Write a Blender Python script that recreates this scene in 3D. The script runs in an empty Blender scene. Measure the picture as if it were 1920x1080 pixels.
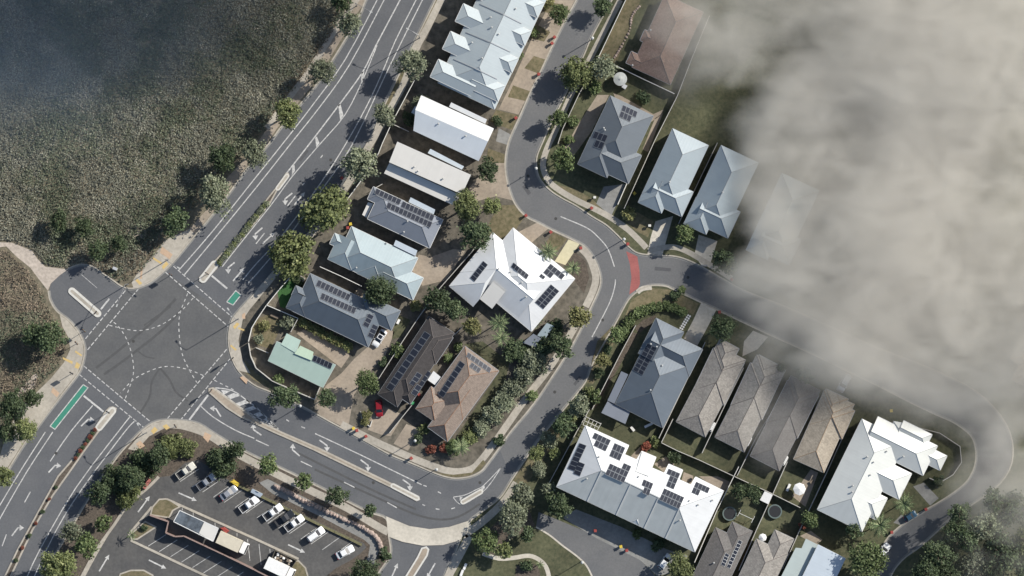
import bpy, bmesh, math, random
import numpy as np
from mathutils import Vector, Matrix
R = math.radians
sc = bpy.context.scene
col = sc.collection
rnd = random.Random(7)

# ------------------------------------------------------------------ camera, world, sun, exposure
S = 7.7            # photograph pixels per metre on the ground
HC = 900.0         # flying height
cam = bpy.data.cameras.new('camera'); camo = bpy.data.objects.new('camera', cam); col.objects.link(camo)
camo.location = (0, 0, HC); camo.rotation_euler = (0, 0, 0)
cam.sensor_fit = 'HORIZONTAL'; cam.angle = 2 * math.atan(960 / S / HC)
cam.clip_start = 10; cam.clip_end = 5000
sc.camera = camo
SUN_EL, SUN_V = R(33), Vector((0.857, 0.515))
sun_az = math.atan2(SUN_V.x, SUN_V.y)          # clockwise from +Y
w = bpy.data.worlds.new('World'); sc.world = w; w.use_nodes = True
nt = w.node_tree; nt.nodes.clear()
sky = nt.nodes.new('ShaderNodeTexSky'); sky.sky_type = 'NISHITA'; sky.sun_disc = False
sky.sun_elevation = SUN_EL; sky.sun_rotation = sun_az
bg = nt.nodes.new('ShaderNodeBackground'); bg.inputs[1].default_value = 0.095
wo = nt.nodes.new('ShaderNodeOutputWorld')
nt.links.new(sky.outputs[0], bg.inputs[0]); nt.links.new(bg.outputs[0], wo.inputs[0])
sl = bpy.data.lights.new('sun', 'SUN'); sl.energy = 5.0; sl.angle = R(0.53); sl.color = (1.0, 0.965, 0.90)
so = bpy.data.objects.new('sun', sl); col.objects.link(so)
sd = Vector((SUN_V.x * math.cos(SUN_EL), SUN_V.y * math.cos(SUN_EL), math.sin(SUN_EL)))
so.rotation_euler = sd.to_track_quat('Z', 'Y').to_euler(); so.location = (200, 120, 200)
vs = sc.view_settings; vs.view_transform = 'Standard'; vs.look = 'None'; vs.exposure = 0.45; vs.gamma = 1.0
vs.use_curve_mapping = False
cy = sc.cycles; cy.use_denoising = True; cy.max_bounces = 5; cy.diffuse_bounces = 3; cy.glossy_bounces = 2
cy.volume_bounces = 3; cy.transparent_max_bounces = 8; cy.volume_max_steps = 256; cy.caustics_reflective = False; cy.caustics_refractive = False

# ------------------------------------------------------------------ helpers
G = 0.13           # level of the raised blocks above the road
def P(px, py, z=0.0):
    k = (HC - z) / HC / S
    return Vector(((px - 960) * k, (540 - py) * k, z))
def tag(o, label=None, cat=None, group=None, kind=None):
    if label: o['label'] = label
    if cat: o['category'] = cat
    if group: o['group'] = group
    if kind: o['kind'] = kind
    return o
def thing(name, label, cat, loc, group=None, rz=0.0):
    o = bpy.data.objects.new(name, None); col.objects.link(o)
    o.empty_display_size = 0.3; o.location = loc; o.rotation_euler = (0, 0, rz)
    return tag(o, label, cat, group)
def link(name, me, parent=None, world=True):
    o = bpy.data.objects.new(name, me); col.objects.link(o)
    if parent is not None:
        o.parent = parent
        if world:
            o.matrix_parent_inverse = Matrix.Translation(-parent.location) if parent.type == 'EMPTY' else Matrix.Identity(4)
    return o
def mesh(name, V, F, mats, uv=None, mi=None, smooth=False):
    me = bpy.data.meshes.new(name)
    me.from_pydata([tuple(v) for v in V], [], F)
    for m in (mats if isinstance(mats, (list, tuple)) else [mats]): me.materials.append(m)
    if mi: me.polygons.foreach_set('material_index', mi)
    if uv:
        l = me.uv_layers.new(name='UVMap'); l.data.foreach_set('uv', [c for f in uv for q in f for c in q])
    if smooth: me.polygons.foreach_set('use_smooth', [True] * len(me.polygons))
    me.update(); return me
def obj(name, V, F, mats, parent=None, world=True, **k):
    return link(name, mesh(name, V, F, mats, **k), parent, world)
class MB:
    def __init__(s): s.V = []; s.F = []; s.M = []
    def add(s, V, F, m=0):
        b = len(s.V); s.V += [tuple(v) for v in V]; s.F += [[i + b for i in f] for f in F]; s.M += [m] * len(F)
    def hexa(s, bot, top, m=0):       # two loops of equal length joined to a closed solid
        n = len(bot)
        s.add(list(bot) + list(top), [list(range(n))[::-1], list(range(n, 2 * n))] + [[i, (i + 1) % n, n + (i + 1) % n, n + i] for i in range(n)], m)
    def box(s, x0, x1, y0, y1, z0, z1, m=0):
        q = [(x0, y0), (x1, y0), (x1, y1), (x0, y1)]
        s.hexa([(x, y, z0) for x, y in q], [(x, y, z1) for x, y in q], m)
    def cyl(s, p, q, r0, r1, n=8, m=0):
        p = Vector(p); q = Vector(q); d = (q - p).normalized()
        u = d.orthogonal().normalized(); v = d.cross(u)
        c = [(math.cos(2 * math.pi * i / n), math.sin(2 * math.pi * i / n)) for i in range(n)]
        s.hexa([p + (u * a + v * b) * r0 for a, b in c], [q + (u * a + v * b) * r1 for a, b in c], m)
    def bar(s, p, q, wd, h, m=0):     # upright bar between two points, wd wide, h high, p/q on its underside
        p = Vector(p); q = Vector(q); d = (q - p); t = Vector((-d.y, d.x, 0)).normalized() * (wd / 2); up = Vector((0, 0, h))
        s.hexa([p - t, q - t, q + t, p + t], [p - t + up, q - t + up, q + t + up, p + t + up], m)
    def ball(s, c, r, rz=None, nu=10, nv=6, m=0):
        c = Vector(c); rz = rz or r; V = []; F = []
        for j in range(1, nv):
            a = math.pi * j / nv
            for i in range(nu):
                b = 2 * math.pi * i / nu; V.append(c + Vector((r * math.sin(a) * math.cos(b), r * math.sin(a) * math.sin(b), rz * math.cos(a))))
        V += [c + Vector((0, 0, rz)), c - Vector((0, 0, rz))]; T = len(V) - 2
        for j in range(nv - 2):
            for i in range(nu): F.append([j * nu + i, (j + 1) * nu + i, (j + 1) * nu + (i + 1) % nu, j * nu + (i + 1) % nu])
        for i in range(nu): F.append([T, i, (i + 1) % nu]); F.append([T + 1, (nv - 2) * nu + (i + 1) % nu, (nv - 2) * nu + i])
        s.add(V, F, m)
    def me(s, name, mats, smooth=False): return mesh(name, s.V, s.F, mats, mi=s.M, smooth=smooth)
    def obj(s, name, mats, parent=None, world=True, smooth=False): return link(name, s.me(name, mats, smooth), parent, world)
def catmull(pts, n=4, closed=False):
    out = []; m = len(pts); pts = [Vector((p[0], p[1])) for p in pts]
    rng = range(m) if closed else range(m - 1)
    for i in rng:
        g = (lambda j: pts[j % m]) if closed else (lambda j: pts[max(0, min(m - 1, j))])
        a, b, c, d = g(i - 1), g(i), g(i + 1), g(i + 2)
        for k in range(n):
            t = k / n
            out.append(0.5 * ((2 * b) + (c - a) * t + (2 * a - 5 * b + 4 * c - d) * t * t + (3 * b - a - 3 * c + d) * t ** 3))
    if not closed: out.append(pts[-1])
    return out
def offs(pts, o, closed=False):        # offset a polyline of 2-D vectors sideways (left positive)
    pts = [Vector((p[0], p[1])) for p in pts]; m = len(pts); out = []
    for i in range(m):
        a = pts[i - 1] if (i or closed) else None; b = pts[i]; c = pts[(i + 1) % m] if (i < m - 1 or closed) else None
        d0 = (b - a).normalized() if a is not None else (c - b).normalized()
        d1 = (c - b).normalized() if c is not None else d0
        t = d0 + d1
        t = t.normalized() if t.length > 1e-4 else d1
        nrm = Vector((-t.y, t.x)); k = 1 / max(0.5, nrm.dot(Vector((-d1.y, d1.x))))
        out.append(b + nrm * o * k)
    return out
def W2(pts, z=0.0): return [P(p[0], p[1], z).to_2d() for p in pts]
def strip(name, pts, o0, o1, z, mat, zb=None, closed=False, parent=None):   # pts in metres
    a = offs(pts, o0, closed); b = offs(pts, o1, closed); n = len(a); mb = MB()
    rng = range(n) if closed else range(n - 1)
    for i in rng:
        j = (i + 1) % n
        q = [a[i], a[j], b[j], b[i]]
        if zb is None: mb.add([(v.x, v.y, z) for v in q], [[0, 1, 2, 3]])
        else:
            mb.add([(v.x, v.y, z) for v in q] + [(v.x, v.y, zb) for v in q], [[0, 1, 2, 3], [0, 4, 5, 1], [2, 6, 7, 3]])
    return mb.obj(name, mat, parent)
def sheet(name, pts, z, mat, parent=None, kind='structure', smooth=0):
    if smooth: pts = catmull(pts, smooth, True)
    V = [(*P(p[0], p[1]).to_2d(), z) for p in pts]
    a = sum(V[i - 1][0] * V[i][1] - V[i][0] * V[i - 1][1] for i in range(len(V)))
    if a < 0: V = V[::-1]
    o = obj(name, V, [list(range(len(V)))], mat, parent)
    if parent is None: tag(o, kind=kind)
    return o
def block(name, pts, mat, z=G):
    V = [P(p[0], p[1]).to_2d() for p in pts]; n = len(V)
    a = sum(V[i - 1].x * V[i].y - V[i].x * V[i - 1].y for i in range(n))
    if a < 0: V = V[::-1]
    o = obj(name, [(v.x, v.y, z) for v in V] + [(v.x, v.y, -0.05) for v in V], [list(range(n))] + [[i, n + i, n + (i + 1) % n, (i + 1) % n] for i in range(n)], mat)
    return tag(o, kind='structure')

# ------------------------------------------------------------------ materials
MATS = {}
def mat(name, c, rough=0.8, var=0.25, scale=1.0, bump=0.0, bscale=20.0, c2=None, big=0.0, bigscale=0.06, metal=0.0, spec=0.3, coat=0.0, detail=6):
    """base colour with two octave groups of noise (world position), optional second colour and bump"""
    if name in MATS: return MATS[name]
    m = bpy.data.materials.new(name); m.use_nodes = True; t = m.node_tree; b = t.nodes['Principled BSDF']
    b.inputs['Roughness'].default_value = rough; b.inputs['Metallic'].default_value = metal
    b.inputs['Specular IOR Level'].default_value = spec; b.inputs['Coat Weight'].default_value = coat
    geo = t.nodes.new('ShaderNodeNewGeometry')
    n1 = t.nodes.new('ShaderNodeTexNoise'); n1.inputs['Scale'].default_value = scale; n1.inputs['Detail'].default_value = detail; n1.inputs['Roughness'].default_value = 0.65
    t.links.new(geo.outputs['Position'], n1.inputs['Vector'])
    r = t.nodes.new('ShaderNodeValToRGB'); r.color_ramp.elements[0].position = 0.32; r.color_ramp.elements[1].position = 0.68
    lo = [x * (1 - var) for x in c]; hi = [x * (1 + var) for x in (c2 or c)]
    if c2: lo = list(c)
    if c2: hi = list(c2)
    r.color_ramp.elements[0].color = (*lo, 1); r.color_ramp.elements[1].color = (*hi, 1)
    t.links.new(n1.outputs['Fac'], r.inputs[0]); out = r.outputs[0]
    if big:
        n2 = t.nodes.new('ShaderNodeTexNoise'); n2.inputs['Scale'].default_value = bigscale; n2.inputs['Detail'].default_value = 3
        t.links.new(geo.outputs['Position'], n2.inputs['Vector'])
        mr = t.nodes.new('ShaderNodeMapRange'); mr.inputs[1].default_value = 0.3; mr.inputs[2].default_value = 0.7
        mr.inputs[3].default_value = 1 - big; mr.inputs[4].default_value = 1 + big
        t.links.new(n2.outputs['Fac'], mr.inputs[0])
        mx = t.nodes.new('ShaderNodeMix'); mx.data_type = 'RGBA'; mx.blend_type = 'MULTIPLY'; mx.inputs[0].default_value = 1
        t.links.new(out, mx.inputs[6]); t.links.new(mr.outputs[0], mx.inputs[7]); out = mx.outputs[2]
    t.links.new(out, b.inputs['Base Color'])
    if bump:
        n3 = t.nodes.new('ShaderNodeTexNoise'); n3.inputs['Scale'].default_value = bscale; n3.inputs['Detail'].default_value = 4
        t.links.new(geo.outputs['Position'], n3.inputs['Vector'])
        bp = t.nodes.new('ShaderNodeBump'); bp.inputs['Strength'].default_value = bump; bp.inputs['Distance'].default_value = 0.1
        t.links.new(n3.outputs['Fac'], bp.inputs['Height']); t.links.new(bp.outputs[0], b.inputs['Normal'])
    MATS[name] = m; return m
def roofmat(name, c, kind='metal', var=0.1, rough=None, spec=0.3):
    """roof sheeting: UV is in metres, u along the eave, v up the slope; ribs or tile courses as relief and slight tone"""
    if name in MATS: return MATS[name]
    m = bpy.data.materials.new(name); m.use_nodes = True; t = m.node_tree; b = t.nodes['Principled BSDF']
    b.inputs['Roughness'].default_value = rough if rough is not None else (0.4 if kind == 'metal' else 0.8)
    b.inputs['Specular IOR Level'].default_value = spec if kind != 'metal' else 0.6; b.inputs['Metallic'].default_value = 0.2 if kind == 'metal' else 0.0
    uv = t.nodes.new('ShaderNodeUVMap'); geo = t.nodes.new('ShaderNodeNewGeometry')
    sep = t.nodes.new('ShaderNodeSeparateXYZ'); t.links.new(uv.outputs[0], sep.inputs[0])
    def math_(op, a, bb=None):
        n = t.nodes.new('ShaderNodeMath'); n.operation = op
        for i, x in enumerate((a, bb)):
            if x is None: continue
            if isinstance(x, (int, float)): n.inputs[i].default_value = x
            else: t.links.new(x, n.inputs[i])
        return n.outputs[0]
    n1 = t.nodes.new('ShaderNodeTexNoise'); n1.inputs['Scale'].default_value = 0.5 if kind == 'metal' else 1.2; n1.inputs['Detail'].default_value = 6
    t.links.new(geo.outputs['Position'], n1.inputs['Vector'])
    tone = math_('MULTIPLY', math_('SUBTRACT', n1.outputs['Fac'], 0.5), var * 2.5)
    wn = t.nodes.new('ShaderNodeTexWhiteNoise'); wn.noise_dimensions = '2D'
    cb = t.nodes.new('ShaderNodeCombineXYZ')
    if kind == 'metal':
        pu = math_('DIVIDE', sep.outputs[0], 0.76); fr = math_('FRACT', pu)
        t.links.new(math_('FLOOR', pu), cb.inputs[0])
        rib = math_('POWER', math_('ABSOLUTE', math_('SUBTRACT', math_('MULTIPLY', fr, 2), 1)), 6)
        h = rib; hs = 0.16; amp = var * 0.5
    else:
        pv = math_('DIVIDE', sep.outputs[1], 0.36); fr = math_('FRACT', pv); fv = math_('FLOOR', pv)
        pu = math_('DIVIDE', math_('ADD', sep.outputs[0], math_('MULTIPLY', fv, 0.15)), 0.3)
        t.links.new(math_('FLOOR', pu), cb.inputs[0]); t.links.new(fv, cb.inputs[1])
        h = math_('SUBTRACT', 1, fr); hs = 1.0; amp = var * 1.6
    t.links.new(cb.outputs[0], wn.inputs['Vector'])
    tone = math_('ADD', tone, math_('MULTIPLY', math_('SUBTRACT', wn.outputs['Value'], 0.5), amp))
    if kind != 'metal':
        tone = math_('SUBTRACT', tone, math_('MULTIPLY', math_('LESS_THAN', fr, 0.2), 0.22))
    fac = math_('ADD', tone, 1.0)
    mx = t.nodes.new('ShaderNodeMix'); mx.data_type = 'RGBA'; mx.blend_type = 'MULTIPLY'; mx.inputs[0].default_value = 1
    mx.inputs[6].default_value = (*c, 1); t.links.new(fac, mx.inputs[7]); t.links.new(mx.outputs[2], b.inputs['Base Color'])
    bp = t.nodes.new('ShaderNodeBump'); bp.inputs['Strength'].default_value = hs; bp.inputs['Distance'].default_value = 0.04
    t.links.new(h, bp.inputs['Height']); t.links.new(bp.outputs[0], b.inputs['Normal'])
    MATS[name] = m; return m
def leafmat(name, dark, light, tip=None, trans=0.25):
    if name in MATS: return MATS[name]
    m = bpy.data.materials.new(name); m.use_nodes = True; t = m.node_tree; b = t.nodes['Principled BSDF']
    b.inputs['Roughness'].default_value = 0.6; b.inputs['Specular IOR Level'].default_value = 0.25
    at = t.nodes.new('ShaderNodeAttribute'); at.attribute_name = 'tone'
    oi = t.nodes.new('ShaderNodeObjectInfo')
    r = t.nodes.new('ShaderNodeValToRGB'); r.color_ramp.elements[0].color = (*dark, 1); r.color_ramp.elements[1].color = (*light, 1)
    if tip:
        e = r.color_ramp.elements.new(0.9); e.color = (*light, 1); r.color_ramp.elements[-1].color = (*tip, 1)
    t.links.new(at.outputs['Fac'], r.inputs[0])
    hv = t.nodes.new('ShaderNodeHueSaturation'); hv.inputs['Saturation'].default_value = 1.0
    mr = t.nodes.new('ShaderNodeMapRange'); mr.inputs[3].default_value = 0.8; mr.inputs[4].default_value = 1.25
    t.links.new(oi.outputs['Random'], mr.inputs[0]); t.links.new(mr.outputs[0], hv.inputs['Value'])
    t.links.new(r.outputs[0], hv.inputs['Color']); t.links.new(hv.outputs[0], b.inputs['Base Color'])
    tr = t.nodes.new('ShaderNodeBsdfTranslucent'); t.links.new(hv.outputs[0], tr.inputs[0])
    ms = t.nodes.new('ShaderNodeMixShader'); ms.inputs[0].default_value = trans
    t.links.new(b.outputs[0], ms.inputs[1]); t.links.new(tr.outputs[0], ms.inputs[2])
    t.links.new(ms.outputs[0], t.nodes['Material Output'].inputs['Surface'])
    MATS[name] = m; return m
def plain(name, c, rough=0.6, metal=0.0, spec=0.4, coat=0.0): return mat(name, c, rough, 0.06, 3.0, metal=metal, spec=spec, coat=coat, detail=2)

asphalt = mat('asphalt', (0.093, 0.096, 0.102), 0.9, c2=(0.120, 0.121, 0.124), scale=0.12, bump=0.3, bscale=40, big=0.07, bigscale=2.2)
asphalt_old = mat('asphalt_old', (0.116, 0.117, 0.119), 0.9, c2=(0.142, 0.140, 0.137), scale=0.13, bump=0.3, bscale=40, big=0.07, bigscale=2.2)
asphalt_junction = mat('asphalt_junction', (0.088, 0.089, 0.090), 0.9, c2=(0.116, 0.115, 0.112), scale=0.16, bump=0.3, bscale=40, big=0.08, bigscale=2.0)
asphalt_car = mat('asphalt_car_park', (0.072, 0.071, 0.070), 0.9, c2=(0.104, 0.100, 0.094), scale=0.2, bump=0.3, bscale=40, big=0.12, bigscale=1.5)
dirt = mat('dirt_and_dry_grass', (0.070, 0.064, 0.050), 0.95, c2=(0.165, 0.143, 0.112), scale=0.7, bump=0.5, bscale=6, big=0.2, bigscale=0.08)
bush_soil = mat('bush_soil', (0.085, 0.08, 0.055), 0.95, c2=(0.22, 0.185, 0.13), scale=0.9, bump=0.6, bscale=5, big=0.2)
lawn = mat('lawn_grass', (0.050, 0.057, 0.030), 0.9, c2=(0.108, 0.104, 0.058), scale=1.2, bump=0.6, bscale=12, big=0.25, bigscale=0.12)
dry_lawn = mat('dry_lawn', (0.088, 0.082, 0.042), 0.95, c2=(0.19, 0.155, 0.095), scale=1.1, bump=0.6, bscale=12, big=0.2, bigscale=0.1)
mulch = mat('mulch', (0.055, 0.046, 0.036), 0.95, c2=(0.135, 0.108, 0.084), scale=2.5, bump=0.8, bscale=10)
concrete = mat('concrete', (0.36, 0.325, 0.27), 0.85, 0.14, 1.5, 0.2, 20, big=0.14, bigscale=0.15)
concrete_w = mat('concrete_pale', (0.46, 0.42, 0.35), 0.85, 0.13, 1.5, 0.2, 20, big=0.12, bigscale=0.2)
concrete_g = mat('concrete_grey', (0.22, 0.215, 0.20), 0.85, 0.14, 1.5, 0.2, 20, big=0.15, bigscale=0.2)
concrete_t = mat('concrete_tan', (0.29, 0.24, 0.185), 0.85, 0.14, 1.5, 0.2, 20, big=0.16, bigscale=0.2)
concrete_y = mat('concrete_cream', (0.52, 0.47, 0.31), 0.85, 0.08, 1.5, 0.1, 20)
gravel = mat('gravel', (0.42, 0.36, 0.30), 0.95, 0.22, 1.5, 0.5, 12, big=0.12, bigscale=0.15)
paint = mat('road_paint', (0.27, 0.265, 0.255), 0.8, c2=(0.60, 0.585, 0.55), scale=1.6)
yellow_paint = mat('yellow_paving', (0.50, 0.36, 0.15), 0.8, 0.12, 4.0)
orange_pave = mat('orange_paving', (0.44, 0.31, 0.21), 0.8, 0.12, 3.0)
red_pave = mat('red_threshold', (0.28, 0.095, 0.085), 0.85, 0.14, 3.0, big=0.12, bigscale=0.3)
green_paint = mat('green_lane_paint', (0.045, 0.20, 0.14), 0.8, 0.1, 3.0)

# ------------------------------------------------------------------ the setting: ground, road, blocks, kerbs
g = obj('ground', [(-900, -900, -0.08), (900, -900, -0.08), (900, 900, -0.08), (-900, 900, -0.08)], [[0, 1, 2, 3]], bush_soil); tag(g, kind='structure')
road = obj('road', [(-190, -125, 0), (190, -125, 0), (190, 125, 0), (-190, 125, 0)], [[0, 1, 2, 3]], asphalt); tag(road, kind='structure')
KA = [(710,-40),(687,0),(675,30),(648,75),(620,120),(590,165),(558,203),(527,240),(505,270),(465,315),(435,357),(392,412),(360,450),(327,490),(307,510),(285,528),(262,539),(242,542),(226,537),(212,527),(190,512),(172,500),(150,497),(127,505)]
KB = [(92,545),(95,562),(107,582),(130,600),(147,620),(157,640),(160,660),(155,685),(147,702),(120,737),(92,773),(67,807),(47,832),(17,880),(-10,925),(-60,1000)]
KC = [(1190,-200),(1103,-40),(1082,0),(1047,65),(1012,140),(997,170),(975,220),(960,252),(953,272),(949,295),(949,320),(955,352),(967,382),(987,405),(1010,417),(1035,430),(1067,445),(1095,460),(1110,477),(1120,495),(1127,520),(1125,540),(1110,575),(1085,627),(1057,675),(1002,757),(960,808),(930,850),(915,870),(902,885),(880,895),(855,898),(835,895),(812,887),(772,870),(732,854),(692,832),(652,810),(608,786),(565,762),(535,748),(505,735),(475,722),(447,697),(432,667),(427,635),(432,605),(442,588),(470,557),(510,515),(548,475),(587,430),(640,362),(687,275),(720,197),(770,92),(815,0),(832,-35),(915,-200)]
KD = [(1255,-200),(1168,-40),(1146,0),(1107,72),(1095,100),(1065,165),(1030,235),(1017,265),(1006,292),(1005,315),(1012,337),(1030,357),(1052,372),(1080,387),(1110,407),(1135,422),(1152,437),(1167,452),(1180,465),(1197,476),(1230,480),(1260,481),(1285,487),(1317,502),(1360,527),(1400,548),(1470,575),(1560,615),(1650,655),(1740,690),(1830,735),(1885,795),(1898,855),(1875,905),(1815,950),(1777,977),(1727,1022),(1690,1050),(1665,1090),(1630,1200)]
KE1 = [(1580,1200),(1620,1110),(1637,1080),(1645,1047),(1660,1017),(1677,997),(1710,972),(1770,937),(1807,910),(1822,890),(1830,867),(1830,840),(1820,815),(1790,792),(1757,777),(1710,755),(1662,730),(1590,695),(1522,662),(1440,625),(1345,580),(1292,555),(1260,540),(1247,535),(1222,534),(1202,540),(1195,545),(1177,562),(1155,602),(1130,645),(1110,682),(1097,715),(1070,750),(1037,790),(1005,830),(960,897),(937,932),(905,957),(880,977),(868,1000),(862,1012),(847,1050),(835,1075),(790,1200)]
KF = [(60,1110),(80,1078),(112,1025),(170,927),(220,855),(250,822),(265,807),(287,792),(310,787),(350,789),(375,795),(400,811),(435,832),(480,856),(525,876),(615,920),(687,957),(725,972),(730,1005),(732,1042),(705,1085),(650,1200)]
C_ = lambda k: catmull(k, 4)
kA, kB, kC, kD, kE, kF = map(C_, (KA, KB, KC, KD, KE1, KF))
block('bushland', [tuple(p) for p in kA] + [(110,518),(95,532)] + [tuple(p) for p in kB] + [(-500,1300),(-500,-400),(915,-400)], bush_soil)
blkC = block('residential_land', [tuple(p) for p in kC], dirt)
block('hillside_land', [tuple(p) for p in kD] + [(2400,1200),(2400,-200)], lawn)
block('estate_land', [tuple(p) for p in kE], lawn)
block('car_park_land', [tuple(p) for p in kF] + [(30,1200)], mulch)
def kerb(k, side, closed=False, nm='kerb'):
    w_ = W2(k)
    o = strip(nm, w_, 0.0, 0.34 * side, G + 0.022, concrete, zb=-0.02, closed=closed); tag(o, kind='structure')
    o = strip('gutter', w_, -0.34 * side, 0.0, 0.008, concrete_g, closed=closed); tag(o, kind='structure')
# side: +1 when the block lies to the left of the travelling direction (in metres, y up)
kerb(kA, -1); kerb(kB, -1); kerb(kC, -1); kerb(kD, 1); kerb(kE, 1); kerb(kF, -1)


def overlay(name, pts, m_, z=0.0022):
    V = [(*P(a, b).to_2d(), z) for a, b in pts]; ar = sum(V[k - 1][0] * V[k][1] - V[k][0] * V[k - 1][1] for k in range(len(V)))
    return tag(obj(name, V if ar > 0 else V[::-1], [list(range(len(V)))], m_), kind='structure')
ke = [tuple(p) for p in kE]; kc = [tuple(p) for p in kC]; kd = [tuple(p) for p in kD]
near = lambda k, q: min(range(len(k)), key=lambda i: (k[i][0] - q[0]) ** 2 + (k[i][1] - q[1]) ** 2)
overlay('street', kc[:near(kc, (935,843)) + 1] + ke[near(ke, (1202,540)):near(ke, (960,897)) + 1][::-1] + kd[:near(kd, (1197,476)) + 1][::-1], asphalt_old)
overlay('side_street', [(1197,476)] + kd[near(kd, (1197,476)) + 1:] + ke[:near(ke, (1202,540)) + 1], asphalt_old)
overlay('junction', [(310,510),(437,596),(430,615),(427,640),(432,672),(400,715),(335,792),(312,787),(286,794),(157,686),(160,660),(157,640),(235,545),(262,540),(285,528)], asphalt_junction)
skid = mat('tyre_mark', (0.076, 0.076, 0.075), 0.9, 0.12, 1.0)
for k, wd_ in (([(300,690),(285,715),(280,745),(262,775)], .5), ([(300,690),(318,712),(330,735),(352,752)], .5), ([(255,655),(272,668),(290,672)], .3), ([(330,560),(290,600),(225,655),(180,690)], .6), ([(345,575),(305,618),(240,670),(195,702)], .6), ([(270,610),(320,575)], .4), ([(590,880),(700,930),(790,968),(850,972),(900,945)], .5), ([(560,850),(690,915),(780,955)], .5)):
    tz = globals().get('tz', 0.0026) + 0.00018; o = strip('tyre_mark', W2(catmull(k, 5)), -wd_ / 2, wd_ / 2, tz, skid); tag(o, kind='structure')
def sh(name, pts, m, lvl=1, smooth=0):
    return sheet(name, pts, G + 0.004 * lvl, m, smooth=smooth)
def path(name, pts, wpx, m, lvl=2, n=4):
    w_ = W2(catmull(pts, n)); h = wpx / S / 2
    o = strip(name, w_, -h, h, G + 0.004 * lvl, m); return tag(o, kind='structure')
# --- bushland side
sh('gravel_track', [(-60,452),(22,455),(60,470),(70,485),(85,500),(127,505),(110,518),(95,532),(90,545),(72,522),(57,502),(32,482),(12,462),(-60,470)], gravel, 1)
sh('verge', [(700,-20),(668,28),(612,120),(582,165),(520,240),(500,270),(460,315),(430,357),(388,412),(355,450),(322,490),(345,440),(395,385),(425,335),(470,285),(515,222),(560,165),(600,95),(640,30),(665,-20)], concrete_t, 1)
path('footpath', [(676,-10),(640,38),(604,95),(575,140),(545,180),(500,240)], 11, concrete, 2)
sh('paving', [(355,430),(310,450),(290,477),(265,500),(247,530),(250,539),(262,537),(285,525),(307,507),(327,486),(357,449),(365,438)], concrete, 2)
sh('paving', [(112,590),(128,602),(145,622),(155,642),(157,660),(152,684),(145,700),(117,735),(64,806),(44,830),(12,880),(-8,880),(15,805),(47,757),(95,710),(120,680),(132,655),(128,632),(117,612)], concrete, 2)
sh('bare_patch', [(240,428),(258,421),(276,427),(272,445),(256,452),(243,440)], gravel, 2, 3)
sh('bare_patch', [(30,745),(50,715),(70,700),(66,722),(45,748)], gravel, 3, 3)
# --- residential land
path('footpath', [(850,-45),(827,0),(802,50),(780,92),(760,150),(740,190),(706,250),(688,280),(655,340),(610,405),(565,460),(520,508),(480,556),(452,592),(440,625),(444,655)], 13, concrete, 3)
sh('verge', [(815,0),(770,92),(720,197),(687,275),(672,300),(686,292),(722,215),(742,180),(775,92),(822,0)], dry_lawn, 2)
sh('paving', [(429,632),(434,605),(443,590),(470,560),(478,566),(455,600),(447,640),(455,675),(470,700),(448,695),(434,667)], concrete, 4)
sh('driveway', [(1003,60),(1035,0),(1078,0),(1044,65),(1009,140),(972,215),(935,205),(962,150)], concrete_t, 2)
for q in ([(1001,105),(1024,112),(1012,139),(983,128)], [(962,160),(996,172),(988,190),(952,182)], [(1025,4),(1055,8),(1046,30),(1020,22)], [(1000,42),(1032,60),(1020,78),(994,72)], [(930,206),(972,216),(960,244),(918,228)]):
    sh('lawn', q, dry_lawn, 3)
sh('driveway', [(880,352),(915,312),(948,300),(947,322),(953,352),(962,376),(930,368),(890,378)], concrete_t, 3)
sh('garden_bed', [(915,278),(948,290),(946,306),(912,305)], dry_lawn, 4)
sh('driveway', [(930,265),(952,272),(957,252),(935,240)], concrete_g, 4)
sh('driveway', [(785,477),(807,482),(850,467),(872,470),(838,525),(792,536),(772,505)], concrete_t, 2)
sh('lawn', [(905,440),(935,385),(965,384),(985,405),(960,440),(935,455)], dry_lawn, 1)
sh('driveway', [(962,440),(1008,417),(1028,429),(985,465),(966,452)], concrete_t, 3)
sh('garden_path', [(1066,449),(1087,457),(1060,497),(1040,490)], concrete_y, 3)
sh('lawn', [(1036,435),(1064,448),(1045,472),(1020,462)], dry_lawn, 3)
path('footpath', [(1088,464),(1103,480),(1112,500),(1117,522),(1112,545),(1098,575)], 13, concrete, 3)
sh('garden_bed', [(1055,495),(1078,472),(1098,490),(1105,520),(1095,550),(1080,530)], mulch, 2)
sh('driveway', [(590,760),(612,722),(640,700),(665,672),(690,650),(715,612),(740,622),(722,668),(690,700),(664,740),(654,795),(642,799),(600,780)], concrete_t, 2)
sh('driveway', [(690,806),(697,775),(716,760),(757,778),(733,818),(715,815)], concrete_t, 2)
sh('driveway', [(738,832),(762,795),(790,805),(765,845)], concrete_t, 2)
sh('courtyard', [(672,540),(722,560),(700,578),(655,560)], concrete_t, 2)
sh('lawn', [(742,588),(770,600),(752,632),(735,636)], lawn, 2)
sh('turf', [(520,545),(545,520),(565,520),(540,580),(525,575)], mat('artificial_turf', (0.035, 0.095, 0.028), .9, .15, 2.0), 2)
sh('dirt_yard', [(556,625),(570,618),(650,650),(655,668),(640,690),(630,682),(575,640)], concrete_t, 1)
sh('lawn', [(870,645),(905,640),(955,680),(945,730),(880,822),(845,835),(936,697)], lawn, 1)
path('footpath', [(640,795),(700,826),(760,853),(812,874),(850,884),(882,880),(903,862),(940,812),(985,748),(1030,690),(1068,630),(1095,580)], 13, concrete, 3)
sh('lawn', [(815,886),(835,893),(856,895),(880,892),(900,882),(911,868),(906,862),(885,886),(850,890)], dry_lawn, 4)
sh('verge', [(450,690),(475,712),(520,735),(560,752),(556,742),(515,722),(480,700),(460,675)], dry_lawn, 2)
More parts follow.
